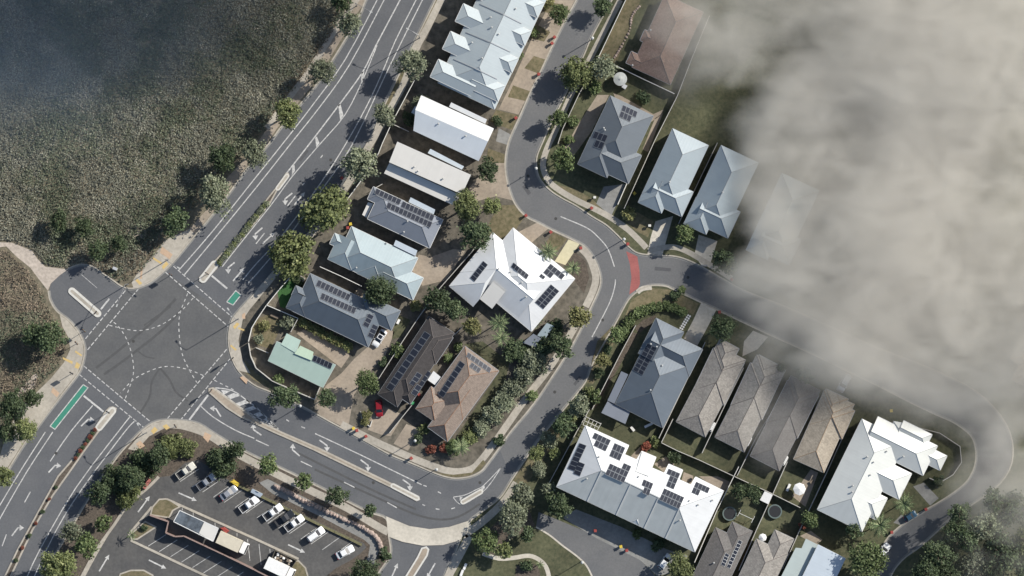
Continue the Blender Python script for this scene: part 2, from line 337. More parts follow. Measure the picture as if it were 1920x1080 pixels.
sh('lawn', [(470,605),(500,590),(532,600),(508,655),(478,645)], dry_lawn, 1)
# --- hillside land
path('footpath', [(1163,0),(1128,68),(1100,122),(1072,175),(1044,240),(1026,278),(1018,310),(1028,338),(1048,356),(1082,376),(1120,394),(1150,411),(1177,430),(1200,452),(1212,465)], 11, concrete, 3)
sh('lawn', [(1040,345),(1080,355),(1110,372),(1128,392),(1085,372),(1050,352)], dry_lawn, 1)
sh('driveway', [(1118,382),(1132,350),(1172,345),(1160,375),(1146,405)], concrete_g, 2)
sh('driveway', [(1229,415),(1262,405),(1252,440),(1242,478),(1214,476),(1220,445)], concrete_w, 4)
sh('garden_bed', [(1166,405),(1195,398),(1225,415),(1215,445),(1190,432)], dry_lawn, 2)
sh('driveway', [(1310,440),(1345,452),(1330,500),(1316,499),(1302,478)], concrete_w, 4)
path('footpath', [(1215,470),(1255,463),(1285,470),(1330,496),(1372,522)], 10, concrete, 5)
sh('verge', [(1155,420),(1186,446),(1194,468),(1182,462),(1165,447)], lawn, 4)
sh('dirt_yard', [(1172,0),(1205,-10),(1155,120),(1122,108)], dry_lawn, 2)
sh('dirt_yard', [(1120,178),(1142,178),(1110,245),(1070,300),(1052,290),(1080,240)], concrete_t, 2)
sh('patio', [(1150,175),(1165,180),(1225,214),(1245,205),(1240,215),(1222,228),(1160,200)], concrete_t, 2)
sh('dirt_yard', [(1205,280),(1228,222),(1243,212),(1215,285)], concrete_t, 2)
# --- estate land
sh('driveway', [(1315,567),(1343,581),(1322,622),(1305,652),(1282,634),(1300,600)], concrete_w, 2)
sh('driveway', [(1395,640),(1412,620),(1440,632),(1420,655),(1392,668)], concrete_w, 2)
sh('verge', [(1184,562),(1222,540),(1255,543),(1290,560),(1310,570),(1300,590),(1250,568),(1205,575),(1165,610)], dry_lawn, 1)
path('footpath', [(1195,548),(1205,541),(1222,539)], 9, concrete_w, 3)
sh('garden_bed', [(1190,615),(1205,600),(1232,590),(1220,610),(1198,625)], mulch, 2)
sh('garden_bed', [(1185,622),(1196,626),(1118,762),(1105,770)], mulch, 2)
sh('lawn', [(1120,640),(1150,610),(1165,615),(1112,720),(1100,718)], dry_lawn, 1)
sh('lawn', [(960,905),(1000,840),(1040,795),(1060,800),(990,905),(940,945)], dry_lawn, 1)
path('footpath', [(870,1003),(905,978),(945,940),(968,905)], 14, concrete, 3)
path('footpath', [(880,1005),(862,1040),(838,1085),(815,1130)], 15, concrete, 3)
sh('court_road', [(1010,960),(1047,975),(1095,995),(1120,1010),(1160,1030),(1200,1050),(1230,1080),(1245,1130),(1130,1130),(1110,1077),(1100,1060),(1082,1042),(1055,1022),(1030,1002),(1005,987)], asphalt_old, 4)
sh('paved_forecourt', [(1050,968),(1080,955),(1165,988),(1250,1030),(1290,1042),(1255,1075),(1232,1080),(1200,1050),(1120,1010)], concrete_g, 3)
path('kerb_edge', [(1005,988),(1030,1003),(1055,1023),(1082,1043),(1100,1061),(1112,1085)], 3, concrete_w, 5)
path('footpath', [(905,1038),(935,1047),(962,1046),(992,1042),(1013,1051),(1026,1068),(1032,1100)], 8, concrete_w, 4)
sh('garden_bed', [(968,1062),(990,1052),(1010,1062),(1015,1090),(965,1090)], mulch, 3)
sh('garden_bed', [(910,1000),(950,960),(990,950),(1003,985),(960,1010),(925,1040),(900,1030)], mulch, 2)
sh('patio', [(1183,855),(1200,838),(1215,842),(1195,870)], concrete_t, 2)
sh('patio', [(1226,870),(1248,856),(1270,862),(1250,890)], concrete_t, 2)
sh('patio', [(1310,893),(1345,893),(1372,905),(1355,925)], concrete_t, 2)
sh('patio', [(1282,885),(1300,892),(1298,912),(1278,900)], concrete_t, 2)
sh('patio', [(1485,930),(1520,880),(1534,886),(1510,950)], concrete_t, 2)
sh('driveway', [(1712,912),(1732,905),(1760,934),(1744,948)], concrete_g, 2)
sh('driveway', [(1675,980),(1690,965),(1708,975),(1690,985)], concrete_g, 2)
sh('dirt_yard', [(1500,1005),(1520,995),(1542,1012),(1530,1022)], concrete_t, 2)
# --- car park land
sh('car_park', [(297,895),(320,892),(347,868),(372,862),(410,888),(432,902),(480,922),(517,940),(580,970),(655,1007),(682,1018),(687,1026),(677,1037),(655,1052),(630,1065),(600,1090),(560,1200),(120,1200),(155,1085),(160,1075),(190,1022),(230,960),(275,917)], asphalt_car, 1)
path('footpath', [(330,795),(370,806),(402,822),(440,848),(517,888),(587,922),(650,952),(700,982),(728,998)], 14, concrete, 3)
sh('verge', [(480,858),(525,878),(615,922),(687,959),(722,974),(722,984),(690,968),(612,930),(520,886),(480,866)], mulch, 2)
sh('walkway', [(486,905),(502,898),(590,942),(665,978),(702,1005),(712,1030),(700,1060),(670,1090),(655,1090),(690,1045),(694,1022),(683,1012),(600,968),(510,925)], concrete_g, 2)
sh('driveway_apron', [(724,968),(767,986),(805,992),(842,988),(880,976),(885,990),(868,1004),(862,1013),(830,1022),(792,1023),(755,1016),(728,1006)], concrete_w, 6)
# the apron bridges the road between the two kerbs
ap = obj('driveway_crossing', [(*P(a, b).to_2d(), 0.02) for a, b in [(724,968),(767,987),(805,993),(842,989),(878,978),(866,1012),(830,1022),(792,1023),(755,1016),(728,1006)][::-1]], [list(range(10))], concrete_w); tag(ap, kind='structure')
sh('paving', [(268,808),(288,794),(310,789),(350,791),(375,797),(400,813),(392,825),(360,806),(310,802),(280,818),(255,845),(240,842)], concrete, 4)
# traffic islands
def island(name, pts, top=concrete, z=0.15, core=None, inset=0.45):
    w_ = [P(p[0], p[1]).to_2d() for p in pts]; n = len(w_)
    a = sum(w_[i - 1].x * w_[i].y - w_[i].x * w_[i - 1].y for i in range(n))
    if a < 0: w_ = w_[::-1]
    o = obj(name, [(v.x, v.y, z) for v in w_] + [(v.x, v.y, -0.02) for v in w_], [list(range(n))] + [[i, n + i, n + (i + 1) % n, (i + 1) % n] for i in range(n)], top)
    tag(o, kind='structure')
    if core:
        q = offs(w_, inset, True)
        c = obj('infill', [(v.x, v.y, z + 0.006) for v in q], [list(range(n))], core, o)
    return o
def capsule(a, b, r, n=8):
    a = Vector(a); b = Vector(b); t = math.atan2(b.y - a.y, b.x - a.x)
    return [(b.x + r * math.cos(t - math.pi / 2 + math.pi * i / n), b.y + r * math.sin(t - math.pi / 2 + math.pi * i / n)) for i in range(n + 1)] + \
           [(a.x + r * math.cos(t + math.pi / 2 + math.pi * i / n), a.y + r * math.sin(t + math.pi / 2 + math.pi * i / n)) for i in range(n + 1)]
kerb_white = mat('kerb_white', (0.52, 0.50, 0.45), 0.8, 0.12, 3.0)
island('traffic_island', capsule((135,546), (183,588), 7), kerb_white, core=concrete, inset=0.55)
island('traffic_island', [(536,324),(541,324),(543,330),(520,358),(507,382),(480,417),(447,456),(413,497),(395,517),(385,529),(379,531),(373,527),(373,520),(388,503),(405,486),(440,447),(480,400),(502,370),(520,348)], concrete, core=mulch, inset=0.35)
island('traffic_island', capsule((381,523), (402,496), 7.5), kerb_white, z=0.17, core=concrete)
island('traffic_island', capsule((521,353), (538,330), 4.5), kerb_white, z=0.17, core=concrete, inset=0.3)
island('traffic_island', [(212,762),(219,765),(217,773),(185,811),(160,845),(135,881),(100,930),(62,995),(22,1080),(-10,1150),(-30,1150),(8,1080),(32,1030),(70,960),(108,892),(140,855),(172,810),(197,771),(205,763)], concrete, core=mulch, inset=0.4)
island('traffic_island', capsule((211,770), (186,801), 7), kerb_white, z=0.17, core=concrete)
island('traffic_island', [(400,726),(425,744),(462,771),(481,786),(530,810),(600,840),(735,906),(786,931),(788,937),(781,940),(732,914),(585,843),(512,811),(480,796),(450,782),(425,766),(391,736),(391,728)], concrete, core=concrete_t, inset=0.4)
island('traffic_island', capsule((737,911), (782,934), 5), kerb_white, z=0.17, core=concrete, inset=0.4)
island('traffic_island', capsule((868,941), (901,922), 5), kerb_white, core=concrete, inset=0.35)
island('traffic_island', [(790,1027),(800,1024),(805,1030),(802,1042),(778,1080),(755,1130),(735,1130),(760,1080),(782,1044)], kerb_white, core=concrete_t, inset=0.4)
# car park islands (stand on the car park)
def cp_island(pts, core):
    o = island('car_park_island', pts, concrete, z=G + 0.14, core=core, inset=0.35); return o
cp_island([(312,934),(322,938),(340,950),(325,958),(318,972),(281,966),(285,950),(298,935)], dry_lawn)
cp_island([(262,986),(272,976),(295,988),(258,1012),(247,1012),(241,1003)], dry_lawn)
cp_island([(543,1052),(560,1050),(574,1064),(580,1085),(572,1110),(550,1110),(548,1075)], dry_lawn)
cp_island([(225,1075),(245,1068),(270,1068),(288,1078),(290,1100),(215,1100)], dry_lawn)
sh('walkway', [(283,967),(316,979),(312,999),(328,1006),(345,1005),(420,1040),(505,1082),(520,1110),(560,1110),(548,1060),(480,1020),(330,948),(318,950)], asphalt_car, 2)
for a, b in (((313,936),(478,1010)), ((478,1010),(560,1048)), ((245,1013),(420,1096)), ((241,1003),(285,950))):
    w_ = W2([a, b]); tag(strip('car_park_kerb', w_, -0.28, 0.28, G + 0.12, concrete, zb=G), kind='structure')
w_ = W2(catmull([(275,917),(230,960),(190,1022),(158,1080)], 4)); tag(strip('car_park_kerb', w_, -0.25, 0.25, G + 0.12, concrete, zb=G), kind='structure')
w_ = W2(catmull([(297,893),(275,915),(240,945),(212,985),(180,1030),(150,1085)], 4)); tag(strip('footpath', w_, -0.2, 0.5, G + 0.14, concrete, zb=G), kind='structure')

# ------------------------------------------------------------------ painted markings, parts of the road
ZP = 0.005
def pl(poly, w_=0.2, name='lane_line', z=ZP, sm=3, m=paint):
    pts = W2(catmull(poly, sm) if len(poly) > 2 else poly)
    return strip(name, pts, -w_ / 2, w_ / 2, z, m, parent=road)
def dash(poly, on=1.0, off=1.0, w_=0.2, name='dashed_line', z=ZP):
    pts = W2(catmull(poly, 6) if len(poly) > 2 else poly)
    acc = [0.0]
    for i in range(1, len(pts)): acc.append(acc[-1] + (pts[i] - pts[i - 1]).length)
    def at(s):
        for i in range(1, len(pts)):
            if s <= acc[i]: return pts[i - 1].lerp(pts[i], (s - acc[i - 1]) / max(1e-6, acc[i] - acc[i - 1]))
        return pts[-1]
    mb = MB(); s = 0.0
    while s < acc[-1]:
        a = at(s); b = at(min(s + on, acc[-1])); d = (b - a)
        if d.length > 0.05:
            t = Vector((-d.y, d.x)).normalized() * w_ / 2
            mb.add([(*(a - t), z), (*(b - t), z), (*(b + t), z), (*(a + t), z)], [[0, 1, 2, 3]])
        s += on + off
    return mb.obj(name, paint, road)
def quadp(pts, name, m=paint, z=ZP, parent=road):
    V = [(*P(a, b).to_2d(), z) for a, b in pts]
    ar = sum(V[i - 1][0] * V[i][1] - V[i][0] * V[i - 1][1] for i in range(len(V)))
    return obj(name, V if ar > 0 else V[::-1], [list(range(len(V)))], m, parent)
for k in ([(727,-40),(707,0),(647,112),(590,192),(532,267),(480,332),(400,432),(335,507)], [(740,-40),(720,0),(655,122),(600,200),(547,267),(480,352),(400,450),(345,516)],
          [(798,-40),(780,0),(742,75),(715,140),(687,200),(647,272),(600,345),(530,440),(480,495),(455,525)], [(812,-40),(792,0),(730,125),(660,272),(606,352),(547,435),(480,515),(465,530)],
          [(85,810),(42,877),(0,947),(-30,1000)], [(99,810),(50,885),(0,972),(-20,1010)], [(174,760),(132,810),(94,865)],
          [(244,781),(222,809),(142,915),(75,1030),(45,1095)], [(252,790),(232,812),(155,915),(105,995),(58,1095)],
          [(377,762),(400,782),(440,806),(477,822)], [(591,813),(670,850),(791,909)],
          [(1051,406),(1100,427),(1122,445),(1140,467),(1152,500)], [(1154,524),(1152,540),(1142,570),(1110,632)]):
    pl(k, 0.24)
pl([(770,-40),(750,0),(705,85),(680,135),(637,195),(580,270),(537,325)], 0.3); pl([(707,85),(680,150),(647,215),(600,270),(547,332),(507,386),(440,470),(417,500)], 0.22)
for q in ([(678,136),(683,133),(681,150),(677,152)], [(634,197),(638,194),(644,216),(638,226)], [(591,258),(594,256),(599,268),(593,276)], [(548,313),(552,309),(553,320),(547,330)]): quadp(q, 'hatch_bar')
pl([(397,517),(426,541)], 0.45, 'stop_line'); pl([(157,742),(194,772)], 0.45, 'stop_line'); pl([(390,741),(355,787)], 0.45, 'stop_line'); pl([(205,560),(189,580)], 0.4, 'stop_line')
for k in ([(310,510),(430,614)], [(317,492),(437,596)], [(235,545),(157,639)], [(260,541),(160,661)], [(157,686),(286,794)], [(140,695),(270,802)], [(425,655),(312,787)], [(432,672),(335,792)]):
    dash(k, 1.0, 0.42, 0.22, 'crossing_line')
for k in ([(205,610),(257,620),(300,610),(337,585),(362,559)], [(352,550),(337,590),(336,627),(342,665),(357,697),(369,717)], [(381,704),(350,692),(312,687),(282,695),(250,712),(226,737)], [(235,747),(250,702),(247,665),(237,635),(222,612),(210,602)], [(402,713),(440,732)]):
    dash(k, 0.75, 0.75, 0.2, 'turning_line')
for a, b in (((480,825),(504,836)), ((564,865),(585,875)), ((645,904),(665,914)), ((726,942),(744,952)), ((537,787),(542,790)), ((565,800),(572,803)), ((794,910),(800,912)), ((821,922),(827,925)), ((792,946),(797,948)), ((817,954),(824,955)), ((846,954),(853,952)), ((57,922),(46,942)), ((12,1002),(4,1024)), ((539,386),(554,367)), ((480,457),(496,437)), ((601,296),(605,291)), ((567,347),(571,343)), ((153,515),(182,540))):
    pl([a, b], 0.24 if (a, b) != ((153,515),(182,540)) else 0.1, 'lane_dash')
# green bicycle boxes
for q in ([(156,721),(165,727),(103,805),(94,799)], [(425,566),(437,572),(452,553),(442,545)]):
    o = quadp(q, 'green_lane', green_paint, 0.0045)
    pl(q + [q[0]], 0.22, 'lane_line', 0.009, 1)
# hatched triangle beside the median
hat = [(402,727),(435,732),(462,750),(485,768),(522,805)]
pl(hat, 0.25); pl([(402,727),(425,744),(462,771),(522,803)], 0.2)
for q in ([(414,731),(432,733),(420,740)], [(426,742),(438,737),(453,741),(430,749)], [(440,757),(462,749),(470,754),(447,762)], [(455,768),(477,760),(484,765),(462,773)], [(470,779),(489,771),(496,778),(478,784)], [(488,789),(501,783),(507,789),(494,793)], [(504,797),(511,793),(516,799),(511,800)]):
    quadp(q, 'hatch_bar')
pl([(850,933),(862,945),(878,941),(912,916),(940,876)], 0.18); pl([(850,932),(872,928),(893,918),(907,910),(940,876)], 0.18)
quadp([(862,932),(868,931),(864,937),(862,940)], 'hatch_bar'); quadp([(902,914),(908,910),(909,915),(904,921)], 'hatch_bar')
quadp([(1174,471),(1185,476),(1195,481),(1199,507),(1200,532),(1196,541),(1180,552),(1184,520),(1181,495)], 'red_threshold', red_pave)
# arrows
def arrow(tail, head, hook=0, wpx=2.6, z=ZP, parent=road, hl=9.0, hw=4.2):
    a = Vector(tail); b = Vector(head); d = (b - a); Ln = d.length; d.normalize(); t = Vector((-d.y, d.x))
    mb = MB()
    def q(pts): 
        V = [(*P(p.x, p.y).to_2d(), z) for p in pts]
        ar = sum(V[i - 1][0] * V[i][1] - V[i][0] * V[i - 1][1] for i in range(len(V)))
        mb.add(V if ar > 0 else V[::-1], [list(range(len(V)))])
    if not hook:
        q([a - t * wpx / 2, b - d * hl - t * wpx / 2, b - d * hl - t * hw, b, b - d * hl + t * hw, b - d * hl + t * wpx / 2, a + t * wpx / 2])
    else:       # shaft that bends to one side and ends in a turned head
        e = d * math.cos(0.95) + t * hook * math.sin(0.95); f = Vector((-e.y, e.x))
        k = a + d * Ln * 0.62
        q([a - t * wpx / 2, k - t * wpx / 2, k + e * 3 - f * wpx / 2, k + e * 3 + f * wpx / 2, k + t * wpx / 2, a + t * wpx / 2])
        m_ = k + e * 3
        q([m_ - f * hw * 1.3, m_ + e * hl * 0.95, m_ + f * hw * 1.3])
    return mb.obj('lane_arrow', paint, parent)
for t_, h_, k in (((440,492),(420,508),-1), ((548,362),(526,380),-1), ((492,427),(470,446),-1), ((552,384),(572,360),0), ((492,457),(515,436),0), ((437,527),(458,502),0), ((152,799),(174,778),1), ((91,886),(111,864),1), ((22,1005),(41,980),1),
                  ((414,781),(399,757),-1), ((490,816),(466,799),1), ((562,855),(540,836),1), ((599,825),(622,842),1), ((676,862),(699,879),1), ((755,899),(777,915),1)):
    arrow(t_, h_, k)
for t_, h_ in (((259,960),(281,930)), ((335,924),(369,939)), ((186,1071),(205,1040)), ((279,1050),(312,1066)), ((540,1021),(572,1036))): arrow(t_, h_, 0, z=G + 0.011, parent=None)['kind'] = 'structure'
for t_, h_ in (((734,1083),(746,1056)), ((816,1056),(800,1084))): arrow(t_, h_)
def bay(a, b, lvl=G + 0.012):
    o = strip('bay_line', W2([a, b]), -0.07, 0.07, lvl, paint); tag(o, kind='structure')
z5 = lambda x, y: (230 + x * 0.2037, 860 + y * 0.2037)
for a, b in (((530,210),(700,95)), ((640,260),(720,210)), ((735,308),(875,212)), ((835,355),(980,252)), ((935,402),(1100,288)), ((1035,450),(1180,345)), ((1135,500),(1305,380)), ((1235,545),(1410,430)), ((1335,597),(1500,480)), ((1435,640),(1605,525)), ((1535,690),(1705,573)), ((1640,740),(1767,650))):
    bay(z5(*a), z5(*b))
for a, b in (((583,1020),(616,997)), ((604,1031),(639,1006)), ((640,1030),(660,1016))): bay(a, b)
for i in range(9):
    a = z5(135 + i * 101.5, 755 + i * 49.5); b = z5(300 + i * 101.5, 648 + i * 49.5)
    if i: bay(a, b, G + 0.02)
for a, b in (((1150,740),(1172,940)), ((1255,785),(1275,980)), ((1355,830),(1358,870)), ((548,440),(550,475)), ((650,490),(650,530)), ((850,590),(852,625)), ((1053,685),(1053,715))): bay(z5(*a), z5(*b), G + 0.02)
# tactile and coloured paving at the crossing
z7 = lambda x, y: (100 + x * 0.2037, 480 + y * 0.2037)
for q, m_ in (([(920,10),(1000,60),(990,75),(912,25)], yellow_paint), ([(810,100),(825,100),(815,210),(797,210)], orange_pave), ([(755,225),(775,210),(820,250),(795,268)], yellow_paint), ([(1000,95),(1040,50),(1062,75),(1012,125)], yellow_paint),
              ([(1655,650),(1690,610),(1715,625),(1670,675)], yellow_paint), ([(1705,655),(1767,680),(1767,695),(1700,670)], yellow_paint), ([(1635,815),(1690,860),(1675,872),(1628,830)], yellow_paint), ([(205,870),(265,910),(258,925),(200,885)], yellow_paint),
              ([(85,930),(180,970),(175,995),(90,950)], yellow_paint), ([(215,975),(250,1000),(230,1040),(195,1025)], yellow_paint), ([(1735,540),(1767,520),(1767,580),(1740,575)], orange_pave)):
    V = [z7(*p) for p in q]; sh('tactile_paving', V, m_, 6)
for q, m_ in (([(303,462),(324,477),(318,486),(300,474)], orange_pave), ([(99,726),(112,737),(107,745),(96,735)], orange_pave), ([(283,808),(290,800),(296,806),(288,814)], yellow_paint), ([(305,799),(312,795),(319,802),(312,806)], yellow_paint), ([(384,810),(397,816),(390,830),(381,820)], orange_pave), ([(263,826),(272,836),(262,842),(255,832)], orange_pave), ([(455,705),(465,712),(462,720),(450,708)], orange_pave)):
    sh('tactile_paving', q, m_, 6)

patch_m = mat('asphalt_patch', (0.085, 0.085, 0.087), 0.9, 0.12, 2.0, 0.3, 30); iron = mat('cast_iron', (0.05, 0.048, 0.045), 0.7, 0.2, 5.0)
for q in ([(620,850),(634,856),(631,862),(617,856)], [(985,345),(996,362),(990,366),(979,350)], [(1075,720),(1086,704),(1090,708),(1079,724)], [(560,300),(575,280),(579,283),(564,303)], [(300,960),(322,969),(319,976),(297,967)], [(1228,500),(1258,503),(1257,509),(1227,507)]): overlay('road_patch', q, patch_m, 0.0042)
for x, y, z in ((990,330,0.0052), (1042,410,0.0052), (1130,600,0.0052), (700,905,0.0052), (470,700,0.0052), (620,300,0.0052), (250,640,0.0052), (1040,735,0.0052), (900,905,0.0052), (105,850,0.0052), (1290,520,0.0052)):
    c = P(x, y); o = obj('manhole_cover', [(c.x + .38 * math.cos(i * .5236), c.y + .38 * math.sin(i * .5236), z) for i in range(12)], [list(range(12))], iron); tag(o, kind='structure')

# ------------------------------------------------------------------ houses
wall_mat = mat('rendered_wall', (0.42, 0.38, 0.32), 0.85, 0.08, 2.0)
brick_mat = mat('brick_wall', (0.24, 0.15, 0.11), 0.9, 0.2, 6.0)
gutter_mat = plain('gutter_metal', (0.30, 0.31, 0.32), 0.5)
gutter_w = plain('gutter_white', (0.62, 0.61, 0.58), 0.5)
window_glass = plain('window_glass', (0.03, 0.035, 0.04), 0.1, spec=0.6)
frame_mat = plain('window_frame', (0.55, 0.55, 0.53), 0.5)
pv_glass = plain('solar_cell', (0.020, 0.022, 0.030), 0.25, spec=0.6)
pv_frame = plain('solar_frame', (0.20, 0.21, 0.22), 0.4)
vent_mat = plain('roof_vent', (0.35, 0.35, 0.34), 0.5)
door_mat = plain('garage_door', (0.40, 0.38, 0.35), 0.6)
TAN = lambda d: math.tan(R(d))
_win = None
def window_mesh():
    global _win
    if _win is None:
        mb = MB(); mb.box(-0.9, 0.9, -0.05, 0.02, -0.65, 0.65, 0)
        mb.add([(-0.8, -0.056, -0.55), (0.8, -0.056, -0.55), (0.8, -0.056, 0.55), (-0.8, -0.056, 0.55)], [[0, 1, 2, 3]], 1)
        _win = mb.me('window', [frame_mat, window_glass])
    return _win
class House:
    def __init__(s, name, label, cat, at, roof, eave=2.8, pitch=22, cap=None, walls=wall_mat, gut=gutter_mat, group=None):
        s.root = thing(name, label, cat, P(at[0], at[1], 0) + Vector((0, 0, G)), group)
        s.mat = roof; s.eave = eave; s.pitch = pitch; s.cap = cap; s.wm = walls; s.gut = gut
        s.V = []; s.F = []; s.UV = []; s.caps = MB(); s.g = MB(); s.walls = MB(); s.surf = []; s.n = 0; s.edges = []
    # ---- primitive roof surfaces
    def face(s, pts, edir):
        pts = [Vector(p) for p in pts]
        nrm = Vector((0, 0, 0))
        for i in range(len(pts)):
            a, b = pts[i - 1], pts[i]; nrm += Vector(((a.y - b.y) * (a.z + b.z), (a.z - b.z) * (a.x + b.x), (a.x - b.x) * (a.y + b.y)))
        if nrm.z < 0: pts = pts[::-1]; nrm = -nrm
        nrm.normalize(); u = Vector((edir.x, edir.y, 0)).normalized(); v = nrm.cross(u)
        b = len(s.V); s.V += [tuple(p) for p in pts]; s.F.append(list(range(b, b + len(pts))))
        s.UV.append([(p.dot(u), p.dot(v)) for p in pts])
    def drop(s, a, b, h=0.22):           # fascia / gutter under an eave edge
        a = Vector(a); b = Vector(b); t = Vector((-(b - a).y, (b - a).x, 0)).normalized()
        dn = Vector((0, 0, -h)); up = Vector((0, 0, -0.015))
        for k in (1,):
            s.g.hexa([a + dn - t * 0.10, b + dn - t * 0.10, b + dn + t * 0.05, a + dn + t * 0.05], [a + up - t * 0.10, b + up - t * 0.10, b + up + t * 0.05, a + up + t * 0.05])
    def ridge(s, a, b, w_=0.22):
        if s.cap is None: return
        a = Vector(a); b = Vector(b)
        if (b - a).length < 0.3: return
        t = Vector((-(b - a).y, (b - a).x, 0)).normalized() * w_ / 2; up = Vector((0, 0, 0.07)); dn = Vector((0, 0, -0.09))
        s.caps.add([a - t + dn, b - t + dn, b + up, a + up, a + t + dn, b + t + dn], [[0, 1, 2, 3], [3, 2, 5, 4], [0, 3, 4], [1, 5, 2]])
    def wing(s, A, B, C, ends='hh', eave=None, pitch=None, wall=True):
        ev = (s.eave if eave is None else eave) + s.n * 0.006; s.n += 1
        tp = TAN(s.pitch if pitch is None else pitch)
        a = P(*A, ev); b = P(*B, ev); c = P(*C, ev)
        ax = (b - a); ax.z = 0; Ln = ax.length; ax.normalize()
        pv = Vector((-ax.y, ax.x, 0)); wd = (c - b).dot(pv)
        if wd < 0: pv = -pv; wd = -wd
        d = a + pv * wd; c = b + pv * wd; hw = wd / 2; i0 = hw if ends[0] == 'h' else 0; i1 = hw if ends[1] == 'h' else 0
        if i0 + i1 > Ln: k = Ln / (i0 + i1); i0 *= k; i1 *= k
        up = Vector((0, 0, hw * tp))
        r0 = a + pv * hw + ax * i0 + up; r1 = a + pv * hw + ax * (Ln - i1) + up
        s.face([a, b, r1, r0], ax); s.face([c, d, r0, r1], ax)
        s.drop(b, a); s.drop(d, c)
        if ends[0] == 'h': s.face([d, a, r0], pv); s.drop(a, d); s.ridge(a, r0); s.ridge(d, r0)
        if ends[1] == 'h': s.face([b, c, r1], pv); s.drop(c, b); s.ridge(b, r1); s.ridge(c, r1)
        s.ridge(r0, r1)
        o = 0.5
        def hf(p):
            q = Vector((p[0], p[1], ev)) - a; t = q.dot(ax); u = q.dot(pv)
            if t < -0.01 or t > Ln + 0.01 or u < -0.01 or u > wd + 0.01: return None
            m = min(u, wd - u)
            if ends[0] == 'h': m = min(m, t)
            if ends[1] == 'h': m = min(m, Ln - t)
            return ev + m * tp
        s.surf.append(hf)
        if wall:
            q = [a + ax * o + pv * o, b - ax * o + pv * o, c - ax * o - pv * o, d + ax * o - pv * o]
            zt = ev - 0.12
            top = [Vector((p.x, p.y, zt)) for p in q]; bot = [Vector((p.x, p.y, G)) for p in q]
            s.walls.hexa(bot, top)
            for e, (x, y) in enumerate((('', ''),) * 0): pass
            for end, (p0, p1, rr) in enumerate(((q[3], q[0], r0), (q[1], q[2], r1))):
                if ends[end] == 'g':
                    pk = Vector(rr) - Vector((0, 0, 0.15)) + ax * (o if end == 0 else -o)
                    s.walls.add([(p0.x, p0.y, zt), (p1.x, p1.y, zt), pk, ], [[0, 1, 2]])
            for p0, p1 in ((q[0], q[1]), (q[1], q[2]), (q[2], q[3]), (q[3], q[0])): s.edges.append((p0, p1, (q[0] + q[2]) / 2))
        return s
    def slab(s, pts, zs, m=None, th=0.18, name=None, wall=False, posts=False):
        z_ = zs if isinstance(zs, (list, tuple)) else [zs] * len(pts)
        q = [P(p[0], p[1], z) for p, z in zip(pts, z_)]
        ar = sum(q[i - 1].x * q[i].y - q[i].x * q[i - 1].y for i in range(len(q)))
        if ar < 0: q = q[::-1]
        e = (q[1] - q[0]); 
        if (q[2] - q[1]).length > e.length: e = q[2] - q[1]
        if name is None and m is None:
            s.face(q, e)
            for i in range(len(q)): s.drop(q[(i + 1) % len(q)], q[i], th)
        else:
            nn = len(q); u = e.copy(); u.z = 0; u.normalize(); v = Vector((-u.y, u.x, 0))
            V = q + [p - Vector((0, 0, th)) for p in q]
            F = [list(range(nn)), list(range(nn, 2 * nn))[::-1]] + [[i, i + nn, (i + 1) % nn + nn, (i + 1) % nn] for i in range(nn)]
            uv = [[(V[i].dot(u), V[i].dot(v)) for i in f] for f in F]
            obj(name or 'lower_roof', V, F, m or s.mat, s.root, uv=uv)
        n = (q[1] - q[0]).cross(q[2] - q[0]).normalized(); n = n if n.z > 0 else -n; p0 = q[0].copy(); qq = [v.to_2d() for v in q]
        def hf(p, n=n, p0=p0, qq=qq):
            for i in range(len(qq)):
                a, b = qq[i - 1], qq[i]
                if (b.x - a.x) * (p[1] - a.y) - (b.y - a.y) * (p[0] - a.x) < -0.3: return None
            return p0.z - (n.x * (p[0] - p0.x) + n.y * (p[1] - p0.y)) / n.z
        s.surf.append(hf)
        if wall:
            cen = sum(q, Vector()) / len(q)
            ins = [p + (cen - p).normalized() * 0.5 for p in q]
            s.walls.hexa([(p.x, p.y, G) for p in ins], [(p.x, p.y, p.z - 0.15) for p in ins])
            for i in range(len(ins)): s.edges.append((ins[i], ins[(i + 1) % len(ins)], cen))
        if posts:
            cen = sum(q, Vector()) / len(q)
            for p in q:
                k = p + (cen - p).normalized() * 0.3
                mb = MB(); mb.box(k.x - 0.06, k.x + 0.06, k.y - 0.06, k.y + 0.06, G, k.z - 0.12); mb.obj('post', gut_post, s.root)
        return s
    def height(s, x, y):
        h = [f((x, y)) for f in s.surf]; h = [v for v in h if v is not None]
        return max(h) if h else None
